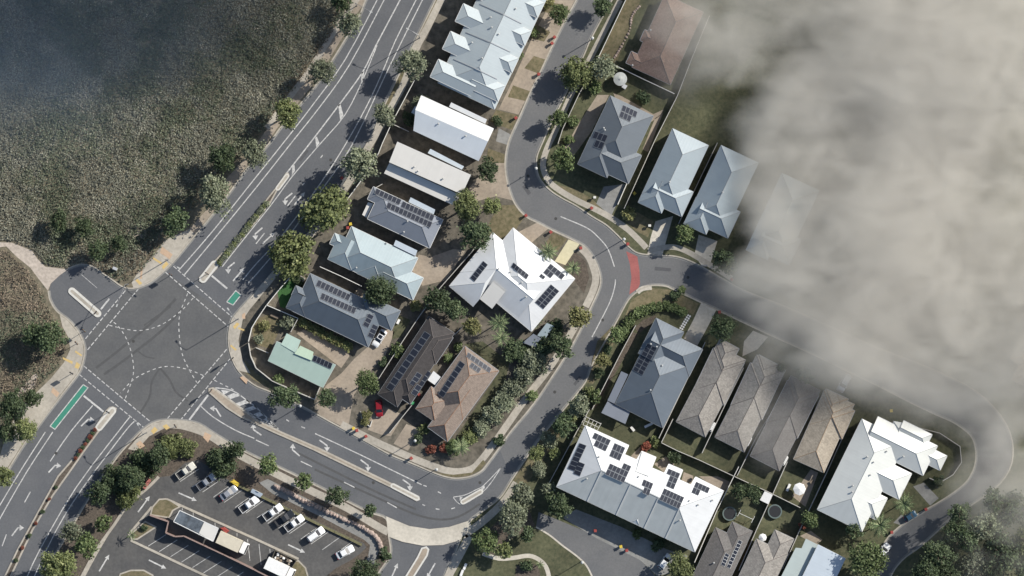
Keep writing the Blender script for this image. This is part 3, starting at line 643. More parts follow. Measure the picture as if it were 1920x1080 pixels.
    def panels(s, O, U, V_, nc, nr, skip=(), est=None):
        ez = est or (s.eave + 1.2)
        o = P(*O, ez).to_2d(); u = (P(*U, ez).to_2d() - o) / nc; v = (P(*V_, ez).to_2d() - o) / nr
        for j in range(nr):
            for i in range(nc):
                if (i, j) in skip: continue
                c = o + u * (i + 0.5) + v * (j + 0.5); e = 0.25
                h0 = s.height(c.x, c.y)
                if h0 is None: continue
                fs = max((f for f in s.surf if f((c.x, c.y)) is not None), key=lambda f: f((c.x, c.y)))
                gx = [fs((c.x + dx, c.y + dy)) for dx, dy in ((e, 0), (-e, 0), (0, e), (0, -e))]
                if None in gx: gx = [h0] * 4
                sx = (gx[0] - gx[1]) / (2 * e); sy = (gx[2] - gx[3]) / (2 * e)
                zf = lambda p: h0 + sx * (p.x - c.x) + sy * (p.y - c.y)
                def loop(k, dz): return [(p.x, p.y, zf(p) + dz) for p in (c + (u * a + v * b) * k for a, b in ((-.5, -.5), (.5, -.5), (.5, .5), (-.5, .5)))]
                top = loop(0.965, 0.13); bot = loop(0.965, 0.04); inn = loop(0.88, 0.134)
                crs = (Vector(top[1]) - Vector(top[0])).cross(Vector(top[3]) - Vector(top[0])).z
                V = bot + top + inn; F = [[4, 5, 6, 7], [8, 9, 10, 11]] + [[a, (a + 1) % 4, (a + 1) % 4 + 4, a + 4] for a in range(4)]
                if crs < 0: F = [f[::-1] for f in F]
                obj('solar_panel', V, F, [pv_frame, pv_glass], s.root, mi=[0, 1, 0, 0, 0, 0])
        return s
    def vents(s, *pts):
        for p in pts:
            w_ = P(*p, s.eave + 1); h = s.height(w_.x, w_.y)
            if h is None: continue
            mb = MB(); mb.cyl((w_.x, w_.y, h - 0.2), (w_.x, w_.y, h + 0.4), 0.13, 0.13, 8); mb.cyl((w_.x, w_.y, h + 0.38), (w_.x, w_.y, h + 0.5), 0.24, 0.1, 8)
            mb.obj('roof_vent', vent_mat, s.root)
        return s
    def done(s):
        obj('roof', s.V, s.F, s.mat, s.root, uv=s.UV)
        if s.g.V: s.g.obj('gutter', s.gut, s.root)
        if s.caps.V: s.caps.obj('ridge_cap', s.cap, s.root)
        if s.walls.V: s.walls.obj('wall', s.wm, s.root)
        cnt = 0
        for a, b, cen in s.edges:
            d = (b - a); d.z = 0; Ln = d.length
            if Ln < 3.5: continue
            d.normalize(); nrm = Vector((d.y, -d.x, 0))
            if nrm.dot(((a + b) / 2 - cen)) < 0: nrm = -nrm
            for k in range(int(Ln // 4.5)):
                c = a + d * (Ln * (k + 0.5) / max(1, int(Ln // 4.5)))
                tst = c + nrm * 0.75; hh = s.height(tst.x, tst.y)
                if hh is not None or cnt >= 8: continue
                cnt += 1
                o = link('window', window_mesh(), s.root, world=False)
                o.matrix_parent_inverse = Matrix.Translation(-s.root.location)
                o.location = (c.x + nrm.x * 0.01, c.y + nrm.y * 0.01, G + 1.5); o.rotation_euler = (0, 0, math.atan2(-nrm.x, nrm.y) + math.pi)
        return s
gut_post = plain('post_metal', (0.35, 0.35, 0.34), 0.5)
V2 = lambda p, q, k: (p[0] + q[0] * k, p[1] + q[1] * k)
white_roof = roofmat('white_metal_roof', (0.62, 0.62, 0.605), var=0.07)
offwhite = roofmat('off_white_metal_roof', (0.58, 0.60, 0.58), var=0.07)
cream_roof = roofmat('cream_metal_roof', (0.66, 0.63, 0.57), var=0.05)
palegreen = roofmat('pale_grey_green_roof', (0.31, 0.365, 0.375), var=0.09)
bluegrey = roofmat('blue_grey_metal_roof', (0.21, 0.225, 0.25), var=0.07)
bluewhite = roofmat('blue_white_metal_roof', (0.48, 0.53, 0.565), var=0.06)  # awnings share this blue, their shade put into the colour
midgrey = roofmat('mid_grey_metal_roof', (0.135, 0.15, 0.162), var=0.08)
slate = roofmat('slate_metal_roof', (0.118, 0.138, 0.158), var=0.09)
lightroof = roofmat('light_grey_metal_roof', (0.30, 0.34, 0.355), var=0.06)
green_roof = roofmat('green_metal_roof', (0.38, 0.48, 0.41), var=0.06)
dkbrown = roofmat('dark_brown_tile', (0.050, 0.045, 0.044), 'tile', var=0.16)
tan_tile = roofmat('tan_tile', (0.225, 0.178, 0.145), 'tile', var=0.16)
grey_tile = roofmat('grey_brown_tile', (0.25, 0.230, 0.204), 'tile', var=0.2)
beige_tile = roofmat('beige_tile', (0.33, 0.285, 0.225), 'tile', var=0.18)
dkgrey_tile = roofmat('dark_grey_tile', (0.135, 0.126, 0.118), 'tile', var=0.16)
pink_tile = roofmat('red_brown_tile', (0.20, 0.135, 0.108), 'tile', var=0.18)
cap_grey = plain('ridge_grey', (0.14, 0.145, 0.15), 0.7); cap_tan = plain('ridge_tan', (0.30, 0.20, 0.12), 0.8); cap_white = plain('ridge_white', (0.52, 0.52, 0.50), 0.5); cap_brown = plain('ridge_brown', (0.13, 0.11, 0.10), 0.8); cap_orange = plain('ridge_orange', (0.26, 0.13, 0.07), 0.8)
cap_mid = plain('ridge_mid', (0.30, 0.31, 0.31), 0.6)

# 1 row of terrace houses with pods
d = (0.905, 0.426); n = (-0.426, 0.905)
h = House('terrace_house', 'long pale grey metal roof of terrace houses with small hipped pods along both sides', 'house', (905, 90), roofmat('terrace_roof', (0.40, 0.44, 0.445), var=0.05), 5.0, 21, cap_mid, gut=gutter_w)
B = (820.5, 155); h.wing(V2(B, n, -235), B, V2(B, d, 118), 'gh')
for p, ln in (((893,-45), 60), ((869,6.6), 60), ((845,58.5), 60), ((822,111), 85)):
    q = V2(p, d, ln); h.wing(p, q, V2(q, n, 36.6), 'hg', eave=5.6)
for p, q in (((1020.6,5.9), (1007,33)), ((996.5,58.5), (983,85.6)), ((972.4,109.7), (958.5,136)), ((947.5,161), (933,190))):
    h.wing(V2(p, d, -62), p, q, 'gh', eave=5.85)
for p, q in (((900,7), (978,44)), ((874,60), (957,97)), ((851,110.5), (932,148))):
    a, m_, b = Vector(p), (Vector(p) + Vector(q)) / 2 + Vector((1.5, -0.8)), Vector(q); mb = MB()
    pts = []
    for v in [a.lerp(b, i_ / 16) for i_ in range(17)]:
        w_ = P(v.x, v.y, 6.3); hh = h.height(w_.x, w_.y) or 5.2; pts.append(Vector((w_.x, w_.y, hh - 0.1)))
    for i in range(16):
        t = Vector((-(pts[i+1]-pts[i]).y, (pts[i+1]-pts[i]).x, 0)).normalized() * 0.1; up = Vector((0, 0, 0.24))
        mb.hexa([pts[i]-t, pts[i+1]-t, pts[i+1]+t, pts[i]+t], [pts[i]-t+up, pts[i+1]-t+up, pts[i+1]+t+up, pts[i]+t+up])
    mb.obj('party_wall', gutter_mat, h.root)
h.vents((967,17), (935,65), (904,110), (920,33), (922,52), (885,80)); h.done()
# 2 white skillion
h = House('house', 'white flat-roofed house with two shallow roof planes beside the terrace row', 'house', (850, 240), white_roof, 4.4, 6, None, gut=gutter_w)
h.slab([(790,179),(925.5,241),(914.5,265),(779,206)], [4.3,4.3,5.3,5.3], wall=True); h.slab([(779,206.5),(914.5,265.5),(897.5,302),(775,245)], [5.32,5.32,3.9,3.9], m=roofmat('white_roof_shade', (0.64, 0.67, 0.68), var=0.05), name='rear_roof', wall=True)
h.slab([(846,192),(913,224),(910,232),(842,200)], 4.0, m=white_roof, name='awning', posts=True); h.slab([(778,199),(785,202),(780,216),(771,211)], 3.2, m=bluewhite, name='awning')
h.vents((822,232), (873,255)); h.done()
# 3 cream split level
h = House('house', 'cream flat-roofed house with a high roof shading a lower roof', 'house', (800, 325), cream_roof, 4.4, 5, None, gut=gutter_w)
h.slab([(745,266),(882.5,328),(866,364),(730,304)], [5.9,5.9,5.6,5.6], wall=True)
h.slab([(730,305.5),(864,366),(848,384),(720,325)], [4.2,4.2,3.9,3.9], m=cream_roof, name='lower_roof', wall=True)
h.slab([(807,279),(870,312),(866,318),(802,287)], 4.0, m=bluewhite, name='awning', posts=True)
h.vents((777,313-270+270), (831,335), (784,321)); h.done()
# 4 blue grey with panels
h = House('house', 'blue-grey hip-roofed house with long black solar rows and a white patio box', 'house', (760, 408), bluegrey, 4.0, 20, cap_grey, gut=gutter_w)
h.wing((714,357), (830.6,412), (805,465)); h.wing((700,350), (760,378), (750,402)); 
h.slab([(690,379),(700,381.5),(687,408),(679,402.5)], 3.0, m=cream_roof, name='patio_roof', posts=True); h.slab([(770,370),(816,393),(813,402),(766,379)], 3.4, m=bluewhite, name='awning', posts=True)
h.panels((706,352.5), (753,374), (701.5,363), 6, 1); h.panels((755.5,376.5), (815,403.5), (751,388), 8, 1); h.panels((728,378.5), (811,416.5), (723.5,389.5), 11, 1)
h.vents((764,415), (757,435)); h.done()
# 5 pale green-blue multi hip
d = (0.903, 0.43); n = (-0.43, 0.903)
h = House('house', 'pale grey-green metal house with many hips and valleys beside a tan concrete yard', 'house', (705, 495), palegreen, 3.0, 25, cap_mid, gut=gutter_w)
a = (659,424.5); b = V2(a, d, 138); h.wing(a, b, V2(b, n, 74)); a = (627.5,437); b = V2(a, d, 45); h.wing(a, b, V2(b, n, 22), 'hg')
h.wing(V2((614,486), n, -52), (614,486), (659.6,507), 'gh'); h.wing(V2((668,512), n, -44), (668,512), (716,534.5), 'gh'); h.wing(V2((794,521), d, -95), (794,521), (775,563))
h.slab([(742,450),(782.6,469.6),(779,480),(738,460)], 3.3, m=bluewhite, name='awning', posts=True); h.vents((668,502), (724,456)); h.done()
# 6 slate with car
h = House('house', 'slate-grey hip-roofed house with two long solar rows and a white car in front', 'house', (640, 580), slate, 3.0, 26, cap_grey)
h.wing((581.5,512.6), (724,580.7), (690.4,651)); h.wing(V2((751,583), d, -75), (751,583), (734,620)); a = (555,535.5); b = V2(a, d, 36); h.wing(a, b, V2(b, n, 20), 'hg')
h.wing(V2((536,577), n, -34), (536,577), V2((536,577), d, 40), 'gh')
h.panels((597,524), (658.5,552.5), (591.5,536), 8, 1); h.panels((604.5,548.5), (669,577.5), (600,560), 9, 1); h.panels((691,587), (701.5,592.5), (680,609.5), 1, 3); h.panels((699,607), (709.5,612.5), (688.5,630), 1, 3); h.done()
# 7 green
h = House('house', 'pale green flat metal roofed house with five solar panels near the junction', 'house', (565, 675), green_roof, 3.0, 4, None, gut=gutter_w)
h.slab([(519,640),(629.5,684),(605.5,727),(502.5,676.5)], [3.7,3.7,3.0,3.0], wall=True); h.slab([(537.5,625),(564,638),(555,662),(527,646)], [3.5,3.5,3.75,3.75], m=green_roof, name='rear_roof', wall=True)
h.slab([(563,648),(588,660),(584,676),(552,663)], [3.62,3.62,3.86,3.86], m=roofmat('pale_green_sheet', (0.42, 0.52, 0.39), var=0.05), name='patio_roof'); h.panels((589,665.5), (624,681.5), (584.5,676.5), 5, 1); h.done()
# 8 dark brown tile
d = (0.836, 0.549); n = (-0.549, 0.836)
h = House('house', 'dark brown tiled house with a long black solar strip and a red car in front', 'house', (765, 690), dkbrown, 2.9, 26, cap_brown, brick_mat)
h.wing((804,593), (721.6,718.4), (770,750)); h.wing((741,689), (708,739), (745,763.5), 'gh'); a = (853,628); h.wing(V2(a, n, 6), V2(a, n, 66), V2(V2(a, n, 66), d, -40), 'hh')
h.wing(V2((769.5,758), n, -40), (769.5,758), V2((769.5,758), d, -26), 'gh')
h.panels((796,620.5), (808,628), (723,727), 1, 10); h.panels((799,693), (809,699.5), (770,737.5), 1, 5); h.panels((782,697), (792,703.5), (767,719), 1, 3); h.vents((728,706), (712.5,729)); h.done()
# 9 tan tile
d = (0.808, 0.589); n = (-0.589, 0.808)
h = House('house', 'tan tiled house with orange ridges and a solar strip beside the olive lawn', 'house', (855, 745), tan_tile, 2.9, 26, cap_orange, brick_mat)
h.wing((935.5,695.5), (868,788), (804,742)); h.wing((900,744), (839,828), (802,801), 'gh'); h.wing((808,724), (779,766.5), (815,793)); 
h.panels((862.5,676), (872.5,683), (821,739), 1, 7); h.panels((878,660), (922,691), (874,668.5), 6, 1); h.panels((885,679), (903,691.5), (879.5,687), 3, 1); h.done()
# 10 big white
d = (0.771, 0.636); n = (-0.636, 0.771)
h = House('house', 'large white hip-roofed house with five solar arrays inside the street bend', 'house', (950, 530), white_roof, 3.1, 20, cap_white, gut=gutter_w)
ev = 3.1; A = P(924.5,436.5,ev); B = P(842,536.5,ev); E1 = P(887.4,575,ev); N1 = P(899.5,560.6,4.0); P1 = P(931,504,5.37); P2 = P(909.5,530,5.37)
h.face([A, B, P2, P1], B - A); h.face([B, E1, N1, P2], E1 - B); h.face([P1, P2, N1], P2 - P1); h.drop(B, A); h.drop(E1, B)
h.ridge(B, P2)
def hf(p, a=A, b=B):
    e = (b - a).to_2d().normalized(); q = Vector((p[0], p[1])) - a.to_2d(); t = q.dot(e); u = e.x * q.y - e.y * q.x
    return 3.1 + u * TAN(20) if 0 <= u < 6.2 and 2 < t < 15 else None
h.surf.append(hf)
h.walls.hexa([(v.x, v.y, G) for v in (P(924,442,ev), P(848,536,ev), P(886,570,ev), P(970,478,ev))], [(v.x, v.y, 3.0) for v in (P(924,442,ev), P(848,536,ev), P(886,570,ev), P(970,478,ev))])
a = (924.5,436.5); b = V2(a, d, 138); h.n += 3; h.wing(a, b, V2(b, n, 96), 'hg'); h.wing(V2((1078,522.6), d, -150), (1078,522.6), (995.8,620.8), 'hh', pitch=16)
h.wing((981,460.6), V2((981,460.6), n, 60), V2(V2((981,460.6), n, 60), d, 50), 'gg', pitch=3); 
h.slab([(899.5,560.6),(922.6,579),(947,547),(924,528)], [3.9,3.9,4.9,4.9], m=cream_roof, name='patio_roof', posts=True); 
h.panels((906,489), (915,496.5), (881,521), 1, 5); h.panels((963,492), (992,515.5), (958,500.5), 5, 1); h.panels((1032.5,494), (1060,516), (1018.5,511), 4, 2, {(3,1),(2,1)}); h.panels((1015,513), (1023,519), (1011,518), 2, 1); h.panels((1033,533), (1049,546), (1003,567), 2, 6)
h.vents((909,537), (986,557), (978,530), (957,510), (935,504)); h.done()
# 11 smoke edge brown
d = (0.91, 0.415); n = (-0.415, 0.91)
h = House('house', 'reddish-brown tiled house half veiled by smoke at the top of the hillside lots', 'house', (1235, 70), pink_tile, 3.0, 24, cap_brown, brick_mat)
C = (1257,159); B = V2(C, d, -80); h.wing(V2(B, n, -150), B, C); a = (1209,55.5); b = V2(a, d, 50); h.wing(a, b, V2(b, n, 22), 'hg'); a = (1183.7,96); b = V2(a, d, 60); h.wing(a, b, V2(b, n, 24), 'hg'); h.vents((1186,125-3), (1220,56)); h.done()
# 12-15 hillside houses of one design
d = (0.905, 0.425); n = (-0.425, 0.905)
def hill(label, at, m_, tl, ln, wd, w2, w3, ev, cap):
    h = House('house', label, 'house', at, m_, ev, 27, cap)
    b = V2(tl, n, ln); h.wing(tl, b, V2(b, d, wd)); h.wing(V2(w2[0], d, -72), w2[0], w2[1], 'gh'); h.wing(V2(w3[0], n, -56), w3[0], w3[1], 'gh'); return h
h = hill('grey metal hip-roofed house with solar panels on its top end, near the round tree', (1150,265), midgrey, (1144,179), 118, 90, ((1203,291.5),(1178.8,344.8)), ((1082.7,307.7),(1138,334)), 4.6, cap_grey)
h.panels((1168.5,196), (1196,209), (1160.5,219.5), 4, 2, {(3,1)}); h.panels((1116,245), (1140,254), (1104,272), 3, 2, {(0,1)}); h.vents((1132,240), (1134,244)); h.done()
h = hill('light grey metal hip-roofed house just left of the smoke', (1255,330), lightroof, (1261,240.6), 135, 75, ((1300,359.8),(1278,406)), ((1196,379.5),(1241,399)), 4.6, cap_mid); h.vents((1255,342)); h.done()
h = hill('pale grey metal hip-roofed house half swallowed by the smoke edge', (1340,365), lightroof, (1352,272), 145, 78, ((1388,397),(1365,446.7)), ((1281.6,420),(1324,440)), 4.6, cap_mid); h.vents((1354,361)); h.done()
h = hill('pale roof corner barely showing through the dense smoke beside the side street', (1450,410), lightroof, (1466,324), 140, 78, ((1503,449),(1480,498)), ((1398.5,468.7),(1439,488)), 4.6, cap_mid); h.done()
# 16 dark slate big
d = (0.893, 0.449); n = (-0.449, 0.893)
h = House('house', 'large slate-grey hip-roofed house with a black solar block and flat pergola roofs', 'house', (1220, 700), slate, 3.0, 26, cap_grey)
C = (1242.5,802.5); B = V2(C, d, -100); h.wing(V2(B, n, -135), B, C); a = (1230,596); b = V2(a, n, 75); h.wing(a, b, V2(b, d, 59), 'hg'); h.wing(V2((1317.5,655), d, -95), (1317.5,655), (1292.5,706), 'gh')
h.slab([(1165,696),(1178,702),(1152,757),(1139,751)], [2.6,2.95,2.95,2.6], m=bluegrey, name='pergola_roof', posts=True); h.slab([(1139,752.5),(1181,772.5),(1172.5,795),(1127.5,774)], 2.55, m=bluegrey, name='pergola_roof', posts=True)
h.panels((1214,643), (1232,653), (1186.5,694), 2, 7); h.vents((1241,685), (1219,731), (1220,645), (1231,650)); h.done()
# 17-20 tiled estate row
d = (0.885, 0.465); n = (-0.465, 0.885)
def row(label, m_, A, B, w1, A2, B2, w2, cap, ev=2.8):
    h = House('house', label, 'house', ((A[0] + B[0]) / 2 + 25, (A[1] + B[1]) / 2 + 12), m_, ev, 26, cap, brick_mat, group='tiled houses in the estate row')
    h.wing(A, B, V2(B, d, w1)); h.wing(A2, B2, V2(B2, d, -w2)); return h
h = row('grey-brown tiled house next to the large slate-grey house in the estate row', grey_tile, (1343.7,646), (1267.5,791), 62, (1396,680), (1357.5,760), 64.5, cap_brown); a = (1386,653.7); h.wing(a, V2(a, n, 45), V2(V2(a, n, 45), d, -40), 'hg'); h.done()
h = row('grey-brown tiled house, third from the street bend in the estate row', grey_tile, (1418.7,665), (1340,820), 62, (1466,707.5), (1428.7,787.5), 65, cap_brown); a = (1458.7,683.7); h.wing(a, V2(a, n, 45), V2(V2(a, n, 45), d, -40), 'hg'); h.done()
h = row('dark brown tiled house dimmed by drifting smoke in the estate row', dkgrey_tile, (1483,704), (1406,855), 62, (1535,742), (1495,822), 65, cap_brown); a = (1520,727); h.wing(a, V2(a, n, 45), V2(V2(a, n, 45), d, -40), 'hg'); h.done()
d = (0.912, 0.41); n = (-0.41, 0.912)
h = row('beige tiled house with a silver car at its top end', beige_tile, (1545,732), (1487.4,861), 63, (1603,770), (1579,824), 68, cap_tan); a = (1591,748); h.wing(a, V2(a, n, 45), V2(V2(a, n, 45), d, -24), 'hg'); a = (1569,738); h.wing((1589,747), V2((1589,747), n, 28), V2(V2((1589,747), n, 28), d, -44), 'hg'); h.done()
# 21 white complex
d = (0.897, 0.442); n = (-0.442, 0.897)
h = House('house', 'sprawling off-white metal house with many gables inside the road loop', 'house', (1640, 880), roofmat('ivory_metal_roof', (0.64, 0.64, 0.59), var=0.06), 5.0, 22, cap_mid, gut=gutter_w)
A = (1616,785); h.wing(A, (1532,955.6), V2((1532,955.6), d, 94), 'hh')
h.wing(V2((1709.6,888), d, -95), (1709.6,888), V2((1709.6,888), n, 54), 'gh', eave=4.9); h.wing(V2((1664,934), d, -75), (1664,934), V2((1664,934), n, 46), 'gh', eave=4.6)
h.wing(V2((1758,836), d, -125), (1758,836), (1737.8,895), 'gh'); h.wing(V2((1776,854.8), d, -40), (1776,854.8), (1761.5,881.5), 'gh', eave=4.6); h.wing(V2((1748,814.8), d, -60), (1748,814.8), (1737,842), 'gh', eave=4.9); h.wing(V2((1684,794), d, -10), V2((1684,794), n, 35), V2(V2((1684,794), n, 35), d, 26), 'hg', eave=4.8)
h.vents((1662,846), (1694,856), (1625,856), (1637,866), (1631,890), (1598,910), (1597,922)); h.done()
# 22 white townhouses, with courtyards notched out of the upper plane
h = House('townhouse_block', 'big white and grey townhouse roof with nine solar arrays and notched courtyards', 'house', (1200, 915), white_roof, 5.4, 20, cap_mid, gut=gutter_w)
d = (0.905, 0.427); n = (-0.427, 0.905); ev = 5.4; tp = TAN(20)
A = (1097.4,798); Lx = 287; Wx = 127
def TP(u, v, m_):          # point u along, v across (px), m_ distance to the eave
    q = V2(V2(A, d, u), n, v); return P(*q, ev + max(0, m_) / S * tp)
def uv_of(p): r = Vector(p) - Vector(A); return r.dot(Vector(d)), r.dot(Vector(n))
top = [(1097.4,798),(1179,835),(1171,852),(1193.7,862),(1203.4,846),(1230,857),(1222,877),(1245.5,887),(1254,870),(1280,881),(1273,899),(1295,909),(1304,894),(1357,920.5)]
tu = [uv_of(p) for p in top]; tu[0] = (0, 0); tu[-1] = (Lx, 0)
h.face([TP(0, 0, 0)] + [TP(u, v, v) for u, v in tu[1:-1]] + [TP(Lx, 0, 0), TP(Lx - Wx / 2, Wx / 2, Wx / 2), TP(Wx / 2, Wx / 2, Wx / 2)], P(*V2(A, d, Lx)) - P(*A))
h.mat2 = roofmat('shaded_white_roof', (0.47, 0.485, 0.46), var=0.10)  # darker copy of the white: shade of the unlit front plane in its colour
for i in range(len(tu) - 1): h.drop(TP(tu[i + 1][0], tu[i + 1][1], tu[i + 1][1]), TP(tu[i][0], tu[i][1], tu[i][1]), 0.3)
h.face([TP(0, 0, 0), TP(0, Wx, 0), TP(Wx / 2, Wx / 2, Wx / 2)], P(*V2(A, n, Wx)) - P(*A)); h.face([TP(Lx, 0, 0), TP(Lx, Wx, 0), TP(Lx - Wx / 2, Wx / 2, Wx / 2)], P(*V2(A, n, Wx)) - P(*A))
low = [TP(0, Wx, 0), TP(Lx, Wx, 0), TP(Lx - Wx / 2, Wx / 2, Wx / 2), TP(Wx / 2, Wx / 2, Wx / 2)]
ed = (low[1] - low[0]).normalized(); nn_ = ((low[1] - low[0]).cross(low[2] - low[0])).normalized(); vv = nn_.cross(ed)
fl = [0, 1, 2, 3] if nn_.z > 0 else [3, 2, 1, 0]
obj('front_roof', low, [fl], h.mat2, h.root, uv=[[(low[i].dot(ed), low[i].dot(vv)) for i in fl]])
h.drop(low[1], low[0], 0.3); h.drop(TP(0, Wx, 0), TP(0, 0, 0)); h.drop(TP(Lx, 0, 0), TP(Lx, Wx, 0))
h.ridge(TP(0, 0, 0), TP(Wx / 2, Wx / 2, Wx / 2)); h.ridge(TP(0, Wx, 0), TP(Wx / 2, Wx / 2, Wx / 2)); h.ridge(TP(Lx, 0, 0), TP(Lx - Wx / 2, Wx / 2, Wx / 2)); h.ridge(TP(Lx, Wx, 0), TP(Lx - Wx / 2, Wx / 2, Wx / 2)); h.ridge(TP(Wx / 2, Wx / 2, Wx / 2), TP(Lx - Wx / 2, Wx / 2, Wx / 2), 0.5)
for u in (64, 124, 182, 226):
    mb = MB(); p = TP(u, Wx / 2 + 1, Wx / 2); q = TP(u, Wx, 0); mb.bar(p, q, 0.25, 0.14); mb.obj('seam_cap', cap_white, h.root)
def hf(p):
    q = Vector(p[:2]); a = P(*A, ev).to_2d(); dd = Vector((d[0], -d[1])); nn = Vector((n[0], -n[1])); u = (q - a).dot(dd) * S; v = (q - a).dot(nn) * S
    if -1 < u < Lx + 1 and -1 < v < Wx + 1: return ev + min(u, Lx - u, v, Wx - v) / S * tp
    return None
h.surf.append(hf)
h.walls.hexa([(v.x, v.y, G) for v in (TP(5, 28, 0), TP(Lx - 5, 28, 0), TP(Lx - 5, Wx - 5, 0), TP(5, Wx - 5, 0))], [(v.x, v.y, ev - 0.1) for v in (TP(5, 28, 0), TP(Lx - 5, 28, 0), TP(Lx - 5, Wx - 5, 0), TP(5, Wx - 5, 0))])
a = (1193,974); h.wing((1190,965), (1184,979), (1198,986), 'gh', pitch=30)
h.slab([(1203.4,847.4),(1230,857),(1216,893),(1192,884)], [5.7,5.7,7.3,7.3], m=roofmat('white_dormer', (0.60, 0.60, 0.57), var=0.05), name='raised_roof')
h.panels((1086.6,830.6), (1100,835.5), (1064,879), 1, 6); h.panels((1084,865), (1097,870), (1074.5,888), 1, 3); h.panels((1115.5,811), (1146,825.5), (1105,832), 4, 2, {(0,1)}); h.panels((1153,830.5), (1173,839.5), (1142,855), 3, 2); h.panels((1149,858), (1184,874), (1134,889), 5, 3, {(0,0),(1,0),(2,0)}); h.panels((1207,898), (1225,906), (1197.5,921), 3, 2, {(0,1)}); h.panels((1254,878.5), (1276,888), (1241,908), 3, 3, {(0,1),(0,2)}); h.panels((1245.5,914.8), (1283,932), (1235,936.5), 6, 2); h.panels((1305.7,903), (1332,915), (1296,923.5), 4, 2, {(2,1),(3,1)})
h.vents((1100,897), (1123,856), (1197,893), (1292,938), (1309,946), (1274,975), (1336,938)); h.done()
# 23-25 bottom row
def bot(label, m_, a, a2, w2, cap, ev=2.8):
    h = House('house', label, 'house', (a[0] + 20, a[1] + 60), m_, ev, 23, cap, brick_mat)
    b = V2(a, n, 150); h.wing(a, b, V2(b, d, 66), 'hg'); b = V2(a2, n, 120); h.wing(a2, b, V2(b, d, w2), 'hg'); return h
h = bot('grey tiled house with white-framed solar columns at the bottom edge', dkgrey_tile, (1341.7,989), (1373,978), 42, cap_brown)
_pf = pv_frame; pv_frame = plain('solar_frame_white', (0.6, 0.6, 0.58), 0.4)
h.panels((1385,1012), (1392.5,1015.5), (1362,1063), 1, 8); h.panels((1360,1036), (1368,1040), (1351,1058.5), 1, 4); pv_frame = _pf; h.vents((1338,1055)); h.done()
h = bot('plain grey tiled house at the bottom edge between two fences', grey_tile, (1418,1010), (1453,993), 40, cap_brown); h.done()
h = House('house', 'pale blue-white flat metal roof with a dark step at the bottom edge', 'house', (1530, 1060), bluewhite, 3.0, 4, None, gut=gutter_w)
h.slab([(1534,1021),(1585.5,1047),(1540,1140),(1488,1115)], [4.6,4.3,4.3,4.6], wall=True); h.slab([(1511,1010),(1535,1022),(1489,1115),(1455,1100),(1492,1027),(1503,1028)], 3.5, m=roofmat('greenish_metal', (0.43, 0.48, 0.45), var=0.06), name='lower_roof', wall=False); h.done()
# 26 far roof seen through the smoke
d = (0.905, 0.425); n = (-0.425, 0.905)
h = House('house', 'small pale gable roof showing through the smoke at the right edge', 'house', (1925, 690), beige_tile, 3.0, 24, cap_tan); h.wing((1906,654), (1893,672), (1910,706), 'gh'); a = (1930,640); h.wing(a, V2(a, n, 80), V2(V2(a, n, 80), d, 80)); h.done()

# ------------------------------------------------------------------ vegetation
bark = mat('bark', (0.10, 0.075, 0.055), 0.9, 0.3, 4.0, 0.6, 12)
leaf_a = leafmat('leaf_olive', (0.057, 0.074, 0.033), (0.232, 0.259, 0.104), (0.443, 0.445, 0.232))
leaf_b = leafmat('leaf_dark', (0.032, 0.050, 0.027), (0.104, 0.137, 0.066), (0.211, 0.239, 0.127))
leaf_c = leafmat('leaf_pale', (0.089, 0.104, 0.066), (0.254, 0.275, 0.178), (0.426, 0.427, 0.321))
leaf_d = leafmat('leaf_fresh', (0.050, 0.076, 0.030), (0.166, 0.207, 0.085), (0.320, 0.329, 0.171))
leaf_y = leafmat('leaf_yellow_green', (0.101, 0.112, 0.041), (0.278, 0.262, 0.116), (0.450, 0.403, 0.219))
leaf_r = leafmat('leaf_red', (0.102, 0.034, 0.024), (0.340, 0.119, 0.076))
palm_m = leafmat('leaf_palm', (0.060, 0.100, 0.042), (0.241, 0.290, 0.139), (0.483, 0.477, 0.279))
LEAF = dict(a=leaf_a, b=leaf_b, c=leaf_c, d=leaf_d, y=leaf_y, r=leaf_r, p=palm_m)
def quads(name, cen, nrm, size, tone, m_, aspect=1.0, spin=None):
    """many small leaf faces from numpy arrays"""
    N = len(cen); rs = np.random.RandomState(len(name) + N)
    nrm = nrm / (np.linalg.norm(nrm, axis=1, keepdims=True) + 1e-9)
    ref = rs.normal(size=(N, 3)); u = np.cross(nrm, ref); u /= (np.linalg.norm(u, axis=1, keepdims=True) + 1e-9); v = np.cross(nrm, u)
    sz = size[:, None] / 2
    V = np.empty((N, 4, 3)); V[:, 0] = cen - u * sz; V[:, 1] = cen - v * sz * aspect * 0.6; V[:, 2] = cen + u * sz; V[:, 3] = cen + v * sz * aspect
    me = bpy.data.meshes.new(name); me.vertices.add(4 * N); me.loops.add(4 * N); me.polygons.add(N)
    me.vertices.foreach_set('co', V.reshape(-1)); me.loops.foreach_set('vertex_index', np.arange(4 * N, dtype=np.int32))
    me.polygons.foreach_set('loop_start', np.arange(0, 4 * N, 4, dtype=np.int32)); me.polygons.foreach_set('loop_total', np.full(N, 4, dtype=np.int32))
    at = me.attributes.new('tone', 'FLOAT', 'FACE'); at.data.foreach_set('value', tone.astype(np.float32))
    me.materials.append(m_); me.update(calc_edges=True); return me
